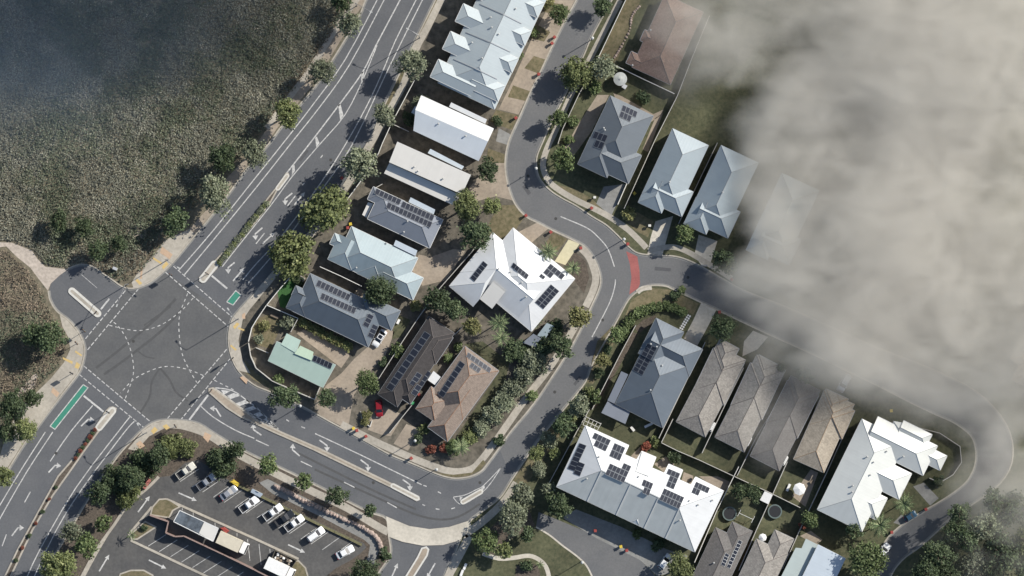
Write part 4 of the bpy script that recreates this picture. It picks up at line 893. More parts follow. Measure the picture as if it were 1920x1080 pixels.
def crown_mesh(key, seed, m_, nclump, per, leaf, loose=0.2, flat=0.8):
    """unit crown: radius 1, centred at z=0; clumps over the dome, leaves round each clump"""
    rs = np.random.RandomState(seed)
    cl = []
    # irregular outline: a few main lobes, then clumps over them
    nl = rs.randint(5, 8); lob = []
    for i in range(nl):
        a = 2 * math.pi * (i + rs.uniform(-.3, .3)) / nl; r = rs.uniform(.28, .58); lob.append((r * math.cos(a), r * math.sin(a), rs.uniform(-.25, .25), rs.uniform(.36, .58)))
    lob.append((rs.uniform(-.15, .15), rs.uniform(-.15, .15), .3, .55))
    for k in range(nclump):
        x, y, z, r = lob[rs.randint(len(lob))]
        dv = rs.normal(size=3); dv /= np.linalg.norm(dv); dv[2] = abs(dv[2]) * (1 if rs.rand() < .8 else -1)
        q = np.array([x, y, z]) + dv * r * rs.uniform(.7, 1.0); cl.append((q, dv, rs.rand()))
    cen = []; nr = []; sz = []; tn = []
    for q, dv, tt in cl:
        m = int(per * rs.uniform(.6, 1.4)); off = rs.normal(size=(m, 3)) * loose * rs.uniform(.6, 1.1); off[:, 2] *= .7
        cen.append(q + off); nr.append(rs.normal(size=(m, 3)) * .75 + dv * .5 + np.array([0, 0, .6])); sz.append(leaf * rs.uniform(.6, 1.5, m)); tn.append(np.clip(tt * .55 + rs.uniform(0, .5, m), 0, 1))
    cen = np.concatenate(cen); cen[:, 2] *= flat
    return quads(key, cen, np.concatenate(nr), np.concatenate(sz), np.concatenate(tn), m_, 1.0)
CR = {}
def crown(kind, big, var):
    k = (kind, big, var)
    if k not in CR:
        sd = hash((ord(kind), big, var)) % 9999 if False else ord(kind) * 31 + big * 7 + var * 3
        if big == 2: CR[k] = crown_mesh('foliage', sd, LEAF[kind], 190, 20, .105, .12)
        elif big == 1: CR[k] = crown_mesh('foliage', sd, LEAF[kind], 110, 17, .15, .13)
        else: CR[k] = crown_mesh('foliage', sd, LEAF[kind], 46, 14, .25, .15)
    return CR[k]
_tr = {}
def trunk_mesh(var):
    if var not in _tr:
        rs = random.Random(var); mb = MB(); mb.cyl((0, 0, -0.04), (0.02, 0.01, 1.0), 0.075, 0.05, 8)
        for i in range(6):
            a = 2 * math.pi * (i + rs.uniform(-.3, .3)) / 6; r = rs.uniform(.35, .6); mid = Vector((math.cos(a) * r * .5, math.sin(a) * r * .5, 1.0 + rs.uniform(.2, .35)))
            mb.cyl((0, 0, .82 + .03 * i), mid, .04, .026, 6); mb.cyl(mid, (math.cos(a) * r, math.sin(a) * r, 1.35 + rs.uniform(.1, .4)), .026, .01, 5)
        _tr[var] = mb.me('trunk', bark)
    return _tr[var]
tcount = [0]
def tree(x, y, r, kind, label, hgt=None, name='tree', cat='tree', group=None, loose=False, z=G):
    """r in photograph pixels; hgt in metres"""
    rm = r / S * 1.24; big = 2 if r >= 22 else (1 if r >= 14 else 0)
    H = hgt or max(2.2, rm * 1.7 + 1.2); zc = H - rm * .62
    var = tcount[0] % 3; tcount[0] += 1
    b = P(x, y, zc); t = thing(name, label, cat, (b.x, b.y, z), group)
    c = link('crown', crown(kind, big, var), t, world=False); c.location = (0, 0, zc - z); c.scale = (rm * rnd.uniform(.84, 1.14), rm * rnd.uniform(.84, 1.14), rm * rnd.uniform(.8, 1.0)); c.rotation_euler = (0, 0, rnd.uniform(0, 6.28))
    k = link('trunk', trunk_mesh(tcount[0] % 4), t, world=False); hs = max(0.5, zc - z - rm * .25); k.scale = (rm * .9, rm * .9, hs); k.rotation_euler = (0, 0, rnd.uniform(0, 6.28))
    return t
def shrub(x, y, r, kind, label, group=None, hgt=None, name='shrub', cat='shrub', z=G):
    rm = r / S * 1.26; H = hgt or max(0.9, rm * 1.1); var = tcount[0] % 3; tcount[0] += 1
    zc = max(0.35, H - rm * .5); b = P(x, y, zc); t = thing(name, label, cat, (b.x, b.y, z), group)
    c = link('foliage', crown(kind, 1 if r >= 13 else 0, var), t, world=False); c.location = (0, 0, zc); c.scale = (rm * rnd.uniform(.9, 1.1), rm * rnd.uniform(.9, 1.1), rm * .75); c.rotation_euler = (0, 0, rnd.uniform(0, 6.28))
    k = link('stem', trunk_mesh(tcount[0] % 4), t, world=False); k.scale = (rm * .7, rm * .7, zc * .6)
    return t
_pf_m = None
def frond_mesh():
    global _pf_m
    if _pf_m is None:
        V = []; F = []; tn = []
        for i in range(9):
            t = i / 8; x = t; z = .22 * math.sin(t * 2.2) - .42 * t * t; wv = .19 * math.sin(math.pi * min(1, t * .9 + .12))
            for sgn in (-1, 1):
                b = len(V); V += [(x, 0, z), (x + .07, 0, z - .004), (x + .16, sgn * wv, z - .05 - .05 * t)]; F.append([b, b + 1, b + 2] if sgn > 0 else [b, b + 2, b + 1])
                b = len(V); x2 = x + .055; V += [(x2, 0, z), (x2 + .06, 0, z), (x2 + .15, sgn * wv * .9, z - .06)]; F.append([b, b + 1, b + 2] if sgn > 0 else [b, b + 2, b + 1])
        b = len(V); V += [(0, -.018, 0), (0, .018, 0), (.5, .012, .16), (.5, -.012, .16), (1.05, .004, -.25), (1.05, -.004, -.25)]; F += [[b, b + 3, b + 2, b + 1], [b + 3, b + 5, b + 4, b + 2]]
        me = mesh('frond', V, F, palm_m); at = me.attributes.new('tone', 'FLOAT', 'FACE'); at.data.foreach_set('value', [rnd.random() for _ in F]); _pf_m = me
    return _pf_m
def palm(x, y, r, label, hgt=4.0, n=13, group=None):
    rm = r / S * 1.15; b = P(x, y, hgt); t = thing('palm_tree', label, 'palm', (b.x, b.y, G), group)
    mb = MB(); mb.cyl((0, 0, -.05), (0, 0, hgt - G), .16, .11, 8); mb.obj('trunk', bark, t, world=False)
    for i in range(n):
        o = link('frond', frond_mesh(), t, world=False); o.location = (0, 0, hgt - G - .05); s_ = rm * rnd.uniform(.85, 1.1); o.scale = (s_, s_ * 1.15, s_); o.rotation_euler = (rnd.uniform(-.2, .2), rnd.uniform(-.45, .25), 2 * math.pi * (i + rnd.uniform(-.25, .25)) / n)
    return t
ga = 'trees along the bushland edge'; gs = 'street trees'; gc = 'car park trees'
T = [
 (655,45,21,'c','thin pale gum tree beside the street lamp at the top of the main road',None,ga),(602,135,24,'c','thin pale gum tree between road and bush, second from the top',None,ga),(540,212,27,'a','olive gum tree on the bush side opposite the first painted chevron',None,ga),
 (474,288,23,'c','greyish thin gum tree just above the dark round tree on the bush side',None,ga),(404,366,29,'c','broad pale bush tree leaning over the verge beside the median planting',None,ga),(418,298,25,'b','dark dense tree casting a large round shadow on the bush',None,ga),
 (326,415,21,'b','dark round tree beside the bare sandy patch',None,ga),(184,468,17,'b','dark rounded tree at the end of the short side road',None,ga),(222,455,14,'b','small dark tree right of the short side road end',None,ga),(158,424,15,'b','small dark tree above the short side road end, right one',None,ga),(110,416,16,'b','small dark tree above the gravel track bend',None,ga),(638,2,18,'b','dark tree cut by the top edge beside the bushland path',None,ga),
 (95,636,26,'b','dark dense tree beside the left corner paving of the junction',None,ga),(60,628,18,'b','dark tree deeper in the bush left of the junction',None,ga),(22,765,26,'b','dark tree at the left edge below the bare strip',None,ga),(46,806,22,'a','olive tree hanging over the left road verge',None,ga),(12,812,18,'b','dark low tree at the left edge beside the verge',None,ga),(8,893,17,'a','olive tree cut by the left edge beside the main road',None,ga),(60,745,14,'b','small dark tree beside the left verge paving',None,ga),
 (770,120,25,'c','thin brownish gum tree over the footpath beside the terrace row',None,gs),(722,215,20,'c','small grey-green gum beside the fence near the white flat roof',None,gs),(672,303,33,'c','wide pale grey-green tree over the fence near the cream house',None,gs),(612,392,37,'a','large olive round tree at the main road, upper of the two big ones',7.5,gs),(548,478,40,'a','largest olive round tree at the main road near the stop line',8,gs),
 (917,318,18,'b','dark round tree in front of the cream house',None,None),(875,387,28,'a','tall olive tree at the driveway between cream and solar houses',None,None),(922,387,17,'a','smaller olive tree right of the tall driveway tree',None,None),(887,440,25,'b','dark leafy tree beside the white house top corner',None,None),
 (712,543,27,'b','dark round tree rising over the grey-green roof edge',8,None),(688,718,22,'d','bright green round tree at the driveway of the dark tiled house',None,None),(532,742,21,'b','dark tree on the verge below the green-roofed house',None,None),(611,746,16,'b','dark bushy tree at the corner of the green-roofed house',None,None),
 (822,562,19,'b','dark dense tree in the shaded yard of the white house, left one',None,None),(850,582,17,'b','dark dense tree in the shaded yard of the white house, right one',None,None),(885,612,14,'y','yellow-green small tree between the tiled houses and white house',None,None),(1086,594,20,'y','yellow-green round tree over the footpath below the white house',None,gs),(1055,648,21,'b','dark green tree overhanging the street at the hedge end',None,gs),
 (1130,14,15,'b','dark tree at the top edge right of the curved street',None,gs),(1049,25,17,'d','fresh green tree in front of the terrace row',None,gs),(1081,137,26,'a','large olive street tree standing at the kerb of the curved street',7,gs),(1046,220,16,'d','small round bright green street tree on the curved street',5.5,gs),(1055,297,20,'d','round green tree at the inside of the S-bend footpath',None,gs),(1132,126,18,'c','grey-green feathery tree beside the round water tank',None,None),
 (1282,437,18,'d','fresh green tree in front of the light grey house near the smoke',None,None),(1358,488,20,'b','dark tree fading into the smoke at the side street',None,None),(1356,612,23,'b','dark shaggy tree on the lawn beside the pale driveway',None,None),(1155,627,14,'d','small green tree at the kerb left of the slate roof',None,gs),(1131,676,14,'y','small yellowish tree on the verge left of the slate roof',None,gs),(1117,742,12,'d','small green tree beside the flat pergola roof',None,gs),
 (1085,762,18,'c','grey olive bush tree at the kerb above the townhouse roof',None,gs),(1055,800,18,'b','dark round tree at the kerb left of the townhouse roof',None,gs),(1005,851,15,'a','olive round tree at the kerb near the road bend',None,gs),
 (978,930,20,'c','greyish tree left of the townhouse corner, upper one',None,None),(962,968,25,'c','grey-green tree left of the townhouse corner, lower one',None,None),(1048,945,19,'b','dark tree at the lower left corner of the townhouse roof',None,None),(987,1002,13,'b','small dark round tree beside the park lawn',None,None),(912,1015,20,'d','bright green round tree beside the wide park path',None,None),(945,1033,13,'a','small olive tree between the two park paths',None,None),(1030,918,12,'c','small pale tree touching the townhouse roof corner',None,None),
 (1385,920,15,'b','dark tree in the backyard left of the trampoline',None,None),(1411,925,14,'b','dark tree in the backyard beside the small white shed',None,None),(1521,975,14,'d','round green backyard tree right of the trampoline',None,None),(1627,1052,29,'d','large fresh green tree at the bottom beside the white wagon',None,None),(1603,988,17,'b','dark tree at the lower tip of the sprawling white house',None,None),(1275,1066,24,'a','olive tree at the bottom edge beside the parked white car',None,None),(1686,800,13,'b','dark tree behind the sprawling white house',None,None),(1510,702,14,'b','dark smoky tree at the top of the dim tiled house',None,None),(1463,692,10,'b','small dark tree between two tiled roofs near the smoke',None,None),
 (245,893,22,'b','dark tree filling the canopy between main road and car park',None,gc),(296,856,19,'b','dark tree joining the canopy near the corner paving',None,gc),(352,842,15,'a','olive low tree beside the corner paving above the parked cars',2.6,gc),(186,922,18,'b','dark tree at the lower end of the roadside canopy',None,gc),(268,868,29,'b','big dark tree at the car park corner near the junction',4.2,gc),(214,900,28,'b','big dark tree beside the main road next to the car park',5,gc),(240,928,22,'a','olive tree just inside the car park kerb',4.0,gc),(322,836,26,'a','broad olive low tree at the junction corner paving',3.4,gc),(414,864,27,'b','broad dark tree shading the second parked ute',4.0,gc),(444,843,15,'b','small dark green tree beside the lower road kerb',None,gc),
 (195,980,13,'d','small bright green tree on the car park strip, upper one',None,gc),(160,1025,20,'d','bright green round tree on the car park strip, lower one',None,gc),(108,1062,31,'a','large olive tree at the bottom left beside the main road',None,gc),(134,997,15,'c','thin pale tree beside the main road near the car park',None,gc),
 (505,872,18,'d','green round tree on the lower road verge, first of four',None,gs),(570,901,13,'d','green small tree on the lower road verge, second of four',None,gs),(632,931,17,'b','dark green tree on the lower road verge, third of four',None,gs),(695,957,12,'b','dark small tree on the lower road verge, last of four',None,gs),(721,1040,13,'b','dark tree at the car park exit beside the crossing',None,gc),(690,1072,24,'b','dark tree mass cut by the bottom edge left of the entry road',None,gc),
]
for x, y, r, k, lb, hg, gp in T: tree(x, y, r, k, lb, hg, group=gp)
fr = [(1760,1040,26,'b','nearest forest tree to the road at bottom right'),(1800,1003,28,'b','olive forest crown beside the road loop'),(1846,985,28,'c','pale forest crown in the thin smoke'),(1880,1040,33,'b','wide dark forest crown at the lower right'),(1832,1062,28,'c','olive forest crown at the bottom edge, right'),(1902,960,28,'b','forest crown lost in smoke at the right edge'),(1738,1078,22,'b','dark forest crown cut by the bottom edge beside the road'),(1778,1085,24,'b','olive forest crown cut by the bottom edge'),(1800,962,15,'b','small dark crown at the upper tip of the forest'),(1925,1012,26,'a','olive forest crown cut by the right edge'),(1862,940,18,'b','dark crown under smoke above the forest'),(1930,1080,30,'b','dark forest crown in the bottom right corner')]
for x, y, r, k, lb in fr: tree(x, y, r, k, lb, 10 + rnd.random() * 3, group='forest trees at the bottom right')
palm(935,606,17,'tall palm with bright fronds in the yard below the white house, upper one',5); palm(940,633,15,'palm with bright fronds in the yard below the white house, lower one',4.5); palm(1028,472,17,'dark palm between the cream path and the white roof',4); palm(1074,502,14,'palm in the round garden bed beside the white roof',3.5)
palm(1650,985,20,'palm clump at the lower tip of the sprawling white house',5,15); palm(1622,975,12,'small palm right under the white gable',4); palm(1695,945,19,'bronze palm beside the grey driveway of the sprawling house',4.5,15); palm(865,838,16,'palm in the corner garden below the tan tiled house',3.5); palm(247,1003,10,'small palm on the car park grass island',2.5,9); palm(1012,1058,8,'young palm inside the park path loop',2,9)
# hedges and shrubs
ORD = ['first', 'second', 'third', 'fourth', 'fifth', 'sixth', 'seventh', 'eighth', 'ninth', 'tenth', 'eleventh', 'twelfth', 'thirteenth', 'fourteenth', 'fifteenth', 'sixteenth', 'seventeenth', 'eighteenth', 'nineteenth', 'twentieth']
SH = [
 (1040,618,16,'b','shrub at the top of the thick street hedge'),(1022,648,18,'b','dark shrub, second from the top in the street hedge'),(1004,676,19,'c','grey-green shrub, third from the top in the street hedge'),(984,700,19,'c','grey-green shrub, fourth from the top in the street hedge'),(964,726,18,'c','grey-green shrub midway along the street hedge'),(945,752,18,'c','grey-green shrub below the middle of the street hedge'),(925,778,18,'c','grey-green shrub, third from the bottom of the street hedge'),(904,802,16,'c','grey-green shrub, second from the bottom of the street hedge'),(882,820,14,'a','olive shrub at the bottom of the street hedge'),(965,655,18,'b','shrub on the house side of the street hedge top'),(985,668,15,'b','dark shrub on the house side of the hedge'),(1000,603,12,'c','pale shrub beside the small grey shed'),
 (996,742,10,'d','small green verge shrub at the kerb beside the hedge'),(936,826,10,'b','small dark verge shrub at the kerb near the bend'),(850,838,13,'d','green shrub in the corner garden of the tan house'),(832,840,9,'r','reddish shrub in the corner garden of the tan house'),(808,842,8,'r','small red shrub at the front of the tan house'),(795,805,10,'a','shrub beside the tan house driveway, upper one'),(785,822,9,'b','shrub beside the tan house driveway, lower one'),(688,778,8,'y','yellowish shrub in the white-edged garden bed, upper one'),(684,790,7,'y','yellowish shrub in the white-edged garden bed, lower one'),(745,655,12,'d','green shrub beside the driveway fence'),(720,680,9,'b','dark shrub low on the driveway fence'),(860,650,9,'d','green shrub between the two tiled roofs, upper'),(840,672,8,'d','green shrub between the two tiled roofs, lower'),
 (540,604,12,'c','grey shrub in the fenced yard of the green-roofed house'),(495,610,9,'y','yellow shrub in the raised garden box'),(485,635,9,'c','pale shrub at the curved white wall'),(522,712,9,'d','small green shrub at the foot of the green-roofed house'),(779,573,9,'y','yellowish shrub at the end of the grey-green house'),(560,530,8,'b','dark shrub at the green turf corner'),
 (790,190,13,'c','straggly shrub beside the white roof corner'),(768,222,12,'b','dark shrub against the white house'),(1000,60,10,'d','small shrub beside the terrace driveway, upper'),(973,105,7,'d','small shrub beside the terrace driveway, lower'),(1027,6,9,'y','yellow-green shrub at the top of the terrace row'),(932,228,9,'b','small shrub at the white house front'),
 (1076,228,9,'d','green shrub on the retaining wall beside the street'),(1068,262,8,'d','shrub on the retaining wall near the S-bend'),(1206,184,12,'b','dark round shrub on the lawn above the grey solar house'),(1116,162,12,'d','loose green shrub below the feathery tree'),(1180,400,12,'y','yellowish spiky shrub at the light grey house front'),(1278,545,8,'d','low shrub at the side street kerb'),(1265,555,9,'b','dark low shrub beside the side street hedge'),
 (1265,855,12,'b','dark shrub at the back fence behind the townhouses'),(1230,828,9,'a','shrub at the lower end of the narrow side passage'),(1210,838,9,'r','reddish shrub behind the townhouse courtyard'),(1195,1000,8,'d','small shrub in front of the townhouses'),(1235,1022,12,'b','dark shrub in front of the townhouses'),(1760,902,10,'b','dark shrub at the corner of the white house lawn'),(1505,985,7,'r','small red shrub beside the backyard gate'),(988,1062,10,'b','dark spiky shrub inside the park path loop'),(270,990,6,'b','tiny dark shrub on the small car park island'),
 (1122,700,9,'b','dark shrub on the verge left of the slate roof'),(1140,655,9,'b','dark verge shrub below the small green tree'),(1105,735,9,'a','shrub beside the pergola fence, left'),(1068,780,12,'a','shrub in the kerb hedge above the townhouses'),(1030,825,14,'c','grey shrub in the kerb hedge beside the townhouses'),(1012,880,13,'c','pale shrub in the kerb hedge near the bend'),(1040,850,10,'a','olive shrub in the kerb hedge nearest the townhouses'),
]
for x, y, r, k, lb in SH: shrub(x, y, r, k, lb)
hp = catmull([(564,603),(585,614),(610,628),(635,640),(655,650)], 3)
for i, p in enumerate(hp[::1]): shrub(p.x, p.y, 8, 'a' if i % 2 else 'y', ORD[i] + ' garden shrub from the left in the row below the slate roof', 'shrub row below the slate roof')
hp = catmull([(1170,624),(1175,608),(1188,593),(1206,582),(1225,576),(1245,574),(1265,578),(1278,584)], 2)
for i, p in enumerate(hp): shrub(p.x, p.y, 8.5, 'd', ORD[i] + ' shrub of the curved green corner hedge, counted from the street', 'curved corner hedge')
for i in range(20):
    p = Vector((412,492)).lerp(Vector((500,381)), i / 19); shrub(p.x + rnd.uniform(-1, 1), p.y, 4.2 + rnd.random() * 1.8, 'c' if i % 3 else 'a', ORD[i] + ' tufted shrub on the main road median, counted from the stop line', 'median planting on the main road', z=0.14, hgt=.7)
for i in range(16):
    p = Vector((178,806)).lerp(Vector((110,905)), i / 15) if i < 9 else Vector((105,913)).lerp(Vector((30,1050)), (i - 9) / 6); shrub(p.x, p.y, 3 + rnd.random() * 1.5, 'b' if i % 2 else 'r', ORD[i] + ' low tuft on the lower median strip, counted from the junction', 'lower median planting', z=0.14, hgt=.5)
# heath: uncountable low growth over the bushland
def inpoly(px, py, poly):
    ins = np.zeros(len(px), bool); j = len(poly) - 1
    for i in range(len(poly)):
        xi, yi = poly[i]; xj, yj = poly[j]
        c = ((yi > py) != (yj > py)) & (px < (xj - xi) * (py - yi) / (yj - yi + 1e-9) + xi); ins ^= c; j = i
    return ins
def vnoise(x, y, seed, f):
    rs = np.random.RandomState(seed); g_ = rs.rand(64, 64); x = x * f; y = y * f; x0 = np.floor(x).astype(int); y0 = np.floor(y).astype(int); fx = x - x0; fy = y - y0; fx = fx * fx * (3 - 2 * fx); fy = fy * fy * (3 - 2 * fy)
    q = lambda i, j: g_[(x0 + i) % 64, (y0 + j) % 64]
    return (q(0, 0) * (1 - fx) + q(1, 0) * fx) * (1 - fy) + (q(0, 1) * (1 - fx) + q(1, 1) * fx) * fy
heath_m = leafmat('heath_leaf', (0.081, 0.082, 0.060), (0.234, 0.230, 0.176), (0.391, 0.353, 0.282), 0.12)
heath_g = leafmat('heath_green', (0.056, 0.069, 0.043), (0.152, 0.166, 0.107), (0.282, 0.269, 0.188), 0.12)
HA = [(-200,-140),(735,-140),(668,-10),(640,30),(606,82),(572,128),(530,185),(490,235),(440,290),(390,340),(340,395),(300,440),(285,470),(255,503),(222,518),(190,505),(168,490),(125,500),(88,496),(68,470),(28,450),(-200,448)]
HB = [(-200,474),(12,468),(50,503),(80,545),(88,572),(105,600),(113,620),(125,650),(108,690),(85,712),(40,760),(6,803),(-60,860),(-200,900)]
def heath(name, label, poly, dens, seed, m_, green, tall=1.0, sz=1.0):
    rs = np.random.RandomState(seed); xs = [p[0] for p in poly]; ys = [p[1] for p in poly]
    area = (max(xs) - min(xs)) * (max(ys) - min(ys)) / S / S; N = int(area * dens)
    px = rs.uniform(min(xs), max(xs), N); py = rs.uniform(min(ys), max(ys), N); k = inpoly(px, py, poly); px = px[k]; py = py[k]
    # patchy growth: taller clumps, thin places, green and straw patches
    hgt = .25 + 1.1 * np.clip(vnoise(px, py, 3, 1 / 14.) * .6 + vnoise(px, py, 4, 1 / 6.) * .5 - .25, 0, 1) * tall
    gr = vnoise(px, py, 9, 1 / 55.) * .65 + vnoise(px, py, 10, 1 / 17.) * .35 + rs.uniform(-.15, .15, len(px))
    sel = (gr > .52) if green else (gr <= .52); px = px[sel]; py = py[sel]; hgt = hgt[sel]
    keep = rs.rand(len(px)) < (.55 + .6 * vnoise(px, py, 5, 1 / 20.)); px = px[keep]; py = py[keep]; hgt = hgt[keep]; N = len(px)
    z = G + hgt * rs.uniform(.15, 1, N)
    cen = np.stack([(px - 960) / S, (540 - py) / S, z], 1); nr = rs.normal(size=(N, 3)); nr[:, 2] = np.abs(nr[:, 2]) + .7
    tone = np.clip(.15 + .5 * vnoise(px, py, 6, 1 / 30.) + rs.uniform(-.15, .45, N), 0, 1)
    me = quads(name, cen, nr, rs.uniform(.16, .50, N) * sz, tone, m_, .8)
    return tag(link(name, me), label, 'bushes', kind='stuff')
heath('heath_growth', 'dry straw and olive heath covering the bushland', HA, 44, 1, heath_m, False)
heath('heath_growth', 'darker green heath patches across the bushland', HA, 44, 2, heath_g, True)
heath_b = leafmat('scrub_brown', (0.075, 0.06, 0.045), (0.22, 0.175, 0.125), (0.36, 0.28, 0.21), 0.12)
heath('heath_growth', 'dry brown scrub left of the junction', HB, 26, 3, heath_b, False)
heath('heath_growth', 'green scrub left of the junction', HB, 26, 4, heath_g, True)

HV = [(690,-60),(668,-10),(640,34),(606,90),(572,140),(530,196),(492,246),(446,300),(398,352),(350,404),(318,444),(292,480),(262,512),(232,528),(205,518),(180,500),(150,492),(120,498),(95,485),(100,440),(160,410),(230,430),(300,400),(345,360),(395,310),(450,255),(500,200),(545,150),(590,85),(625,25),(650,-60)]
heath('verge_growth', 'dark uneven shrubby growth along the road edge of the bushland', HV, 16, 7, heath_g, True, 1.9, 1.25)
heath('verge_growth', 'dry straggly growth along the road edge of the bushland', HV, 14, 8, leafmat('verge_brown', (0.085, 0.065, 0.045), (0.24, 0.19, 0.13), (0.40, 0.32, 0.23), .12), False, 1.5, 1.1)

# ------------------------------------------------------------------ fences and walls
fence_steel = plain('fence_steel', (0.26, 0.245, 0.22), 0.6); fence_white = plain('fence_white', (0.60, 0.58, 0.53), 0.7); fence_timber = mat('fence_timber', (0.17, 0.135, 0.10), 0.9, 0.25, 3.0); cap_l = plain('fence_cap', (0.42, 0.40, 0.36), 0.6)
def fence(pts, label, m_=fence_steel, hgt=1.8, th=0.07, name='fence', cat='fence', cap=cap_l, capw=0.16):
    w_ = [P(p[0], p[1], hgt * .9) for p in pts]
    t = thing(name, label, cat, (w_[0].x, w_[0].y, G))
    for i in range(len(w_) - 1):
        a = Vector((w_[i].x, w_[i].y, G - .03)); b = Vector((w_[i + 1].x, w_[i + 1].y, G - .03)); k = max(1, round((b - a).length / 4.8))
        for j in range(k):
            p = a.lerp(b, j / k); q = a.lerp(b, (j + 1) / k); dd = (q - p).normalized() * .06
            mb = MB(); mb.bar(p + dd, q - dd, th, hgt); mb.bar(p + dd + Vector((0, 0, hgt)), q - dd + Vector((0, 0, hgt)), capw, .06, 1); mb.obj('panel', [m_, cap], t)
            mb = MB(); mb.box(p.x - .06, p.x + .06, p.y - .06, p.y + .06, G - .03, G + hgt + .05); mb.obj('post', cap, t)
    return t
fence([(777,151),(735,230),(717,269),(710,287),(680,335),(644,384)], 'long pale fence behind the houses along the main road footpath', cap=fence_white)
fence([(735,232),(767,247)], 'short fence between the white and cream flat-roofed houses'); fence([(717,345),(705,352)], 'short crooked fence beside the solar row house', fence_white)
fence([(600,500),(640,518),(679,537)], 'white-capped fence between the grey-green roof and the slate roof', cap=fence_white); fence([(466,640),(472,615),(482,598),(500,572),(521,546),(543,521)], 'white fence at the junction corner beside green turf', fence_white, cap=fence_white)
fence([(500,572),(559,597)], 'white fence between slate-roofed house and the fenced yard', fence_white, cap=fence_white); fence([(559,597),(545,623)], 'thin side fence joining the white fence to the green roof', fence_timber)
fence([(466,643),(470,668),(480,690),(510,714),(550,732),(590,749),(600,726)], 'curved pale boundary wall round the green-roofed house', fence_white, 1.5, .14, 'boundary_wall', 'wall', cap=cap_l, capw=.2)
fence([(480,652),(504,662)], 'low fence at the left end of the green-roofed house', fence_white); fence([(895,458),(885,472),(825,540),(787,592),(755,640),(710,710)], 'long timber fence between the driveway yards and the white house', fence_timber)
fence([(772,760),(730,812)], 'dark fence between the two tiled house driveways', fence_timber); fence([(852,628),(868,612)], 'short fence joining the tiled house to the garden', fence_timber); fence([(676,772),(680,790),(694,800),(698,788)], 'low white edging round the yellow garden bed', fence_white, .35, .12, 'garden_edging', 'edging', cap=fence_white)
fence([(1178,-10),(1122,108)], 'timber fence along the hillside footpath, upper stretch', fence_timber, cap=fence_white); fence([(1095,160),(1085,178),(1055,242),(1046,270)], 'timber fence along the hillside footpath above the S-bend', fence_timber)
fence([(1122,108),(1152,122),(1210,150),(1265,176)], 'fence between the brown tiled house and the round tank', cap=fence_white); fence([(1330,30),(1297,110),(1270,180),(1227,265),(1200,325),(1170,392)], 'long fence between the grey solar house and the light grey house', fence_timber, cap=cap_l)
fence([(1345,268),(1310,340),(1272,420)], 'dark fence squeezed between two light grey roofs', fence_timber); fence([(1178,338),(1158,384)], 'white low wall beside the grey house driveway', fence_white, .9, .2, 'boundary_wall', 'wall', cap=fence_white)
fence([(1192,610),(1165,660),(1110,768)], 'retaining fence left of the slate-roofed house', fence_timber); fence([(1105,768),(1082,808),(1030,905)], 'fence left of the townhouse roof', fence_timber)
fence([(1322,642),(1290,708),(1235,822)], 'narrow fence between the slate roof and the first tiled roof', fence_timber); fence([(1394,690),(1355,768),(1316,850)], 'fence between the first two tiled roofs'); fence([(1240,830),(1270,845),(1310,862),(1385,897),(1440,922),(1501,952)], 'long back fence behind the tiled estate row', fence_timber)
fence([(1442,780),(1417,822),(1382,892)], 'fence between the second and third tiled backyards'); fence([(1476,866),(1440,946),(1418,994),(1385,1070)], 'long fence between the trampoline yards'); fence([(1582,815),(1551,884),(1498,997),(1467,1067)], 'long fence left of the sprawling white house')
fence([(1385,875),(1345,955),(1302,1055)], 'white-topped fence right of the townhouse roof', cap=fence_white); fence([(1714,800),(1762,812),(1800,837),(1803,867),(1787,890),(1762,905),(1742,896)], 'curved lawn fence round the right end of the white house', fence_steel, 1.2)
fence([(1240,830),(1262,785)], 'fence at the lower end of the side passage', fence_timber)
brick = mat('pink_brick', (0.22, 0.15, 0.125), 0.9, 0.25, 4.0)
fence([(281,966),(316,978),(311,999),(328,1006),(345,1005),(420,1040),(505,1082)], 'zigzag brick wall along the car park walkway', brick, 2.2, .22, 'brick_wall', 'wall', cap=mat('brick_cap', (0.26, 0.185, 0.16), 0.9, 0.2, 4.0), capw=.3)
fence([(430,902),(480,926),(540,955),(600,984),(655,1010),(679,1022)], 'low planted barrier between parked cars and walkway', mat('barrier', (0.17, 0.15, 0.10), 0.9, 0.3, 3.0), .5, .5, 'barrier', 'barrier', cap=mat('barrier_growth', (0.14, 0.13, 0.07), 0.95, 0.4, 3.0), capw=.62)
# boulders of the retaining wall beside the walkway
stone = mat('sandstone', (0.30, 0.235, 0.20), 0.9, 0.3, 2.0, 0.5, 6)
def boulder_me(seed):
    rs = random.Random(seed); mb = MB(); mb.ball((0, 0, 0), .5, .42, 8, 5); mb.V = [tuple(c * rs.uniform(.78, 1.18) for c in v) for v in mb.V]; return mb.me('boulder', stone)
bms = [boulder_me(i) for i in range(5)]
rw = thing('rock_wall', 'curving wall of pinkish boulders beside the car park walkway', 'rock wall', P(610, 950) + Vector((0, 0, G)))
bp = catmull([(517,912),(545,926),(580,944),(620,962),(655,978),(685,992),(705,1008),(714,1025),(716,1042)], 6)
for i, p in enumerate(bp):
    o = link('boulder', bms[i % 5], rw, world=False); q = P(p.x + rnd.uniform(-1, 1), p.y + rnd.uniform(-1, 1), .6); o.location = (q.x - rw.location.x, q.y - rw.location.y, .3); s_ = rnd.uniform(1.0, 1.45); o.scale = (s_, s_ * rnd.uniform(.75, 1), s_); o.rotation_euler = (0, 0, rnd.uniform(0, 6))
rw2 = thing('rock_wall', 'pale stone edging below the hillside footpath fence', 'rock wall', P(1185, 60) + Vector((0, 0, G)))
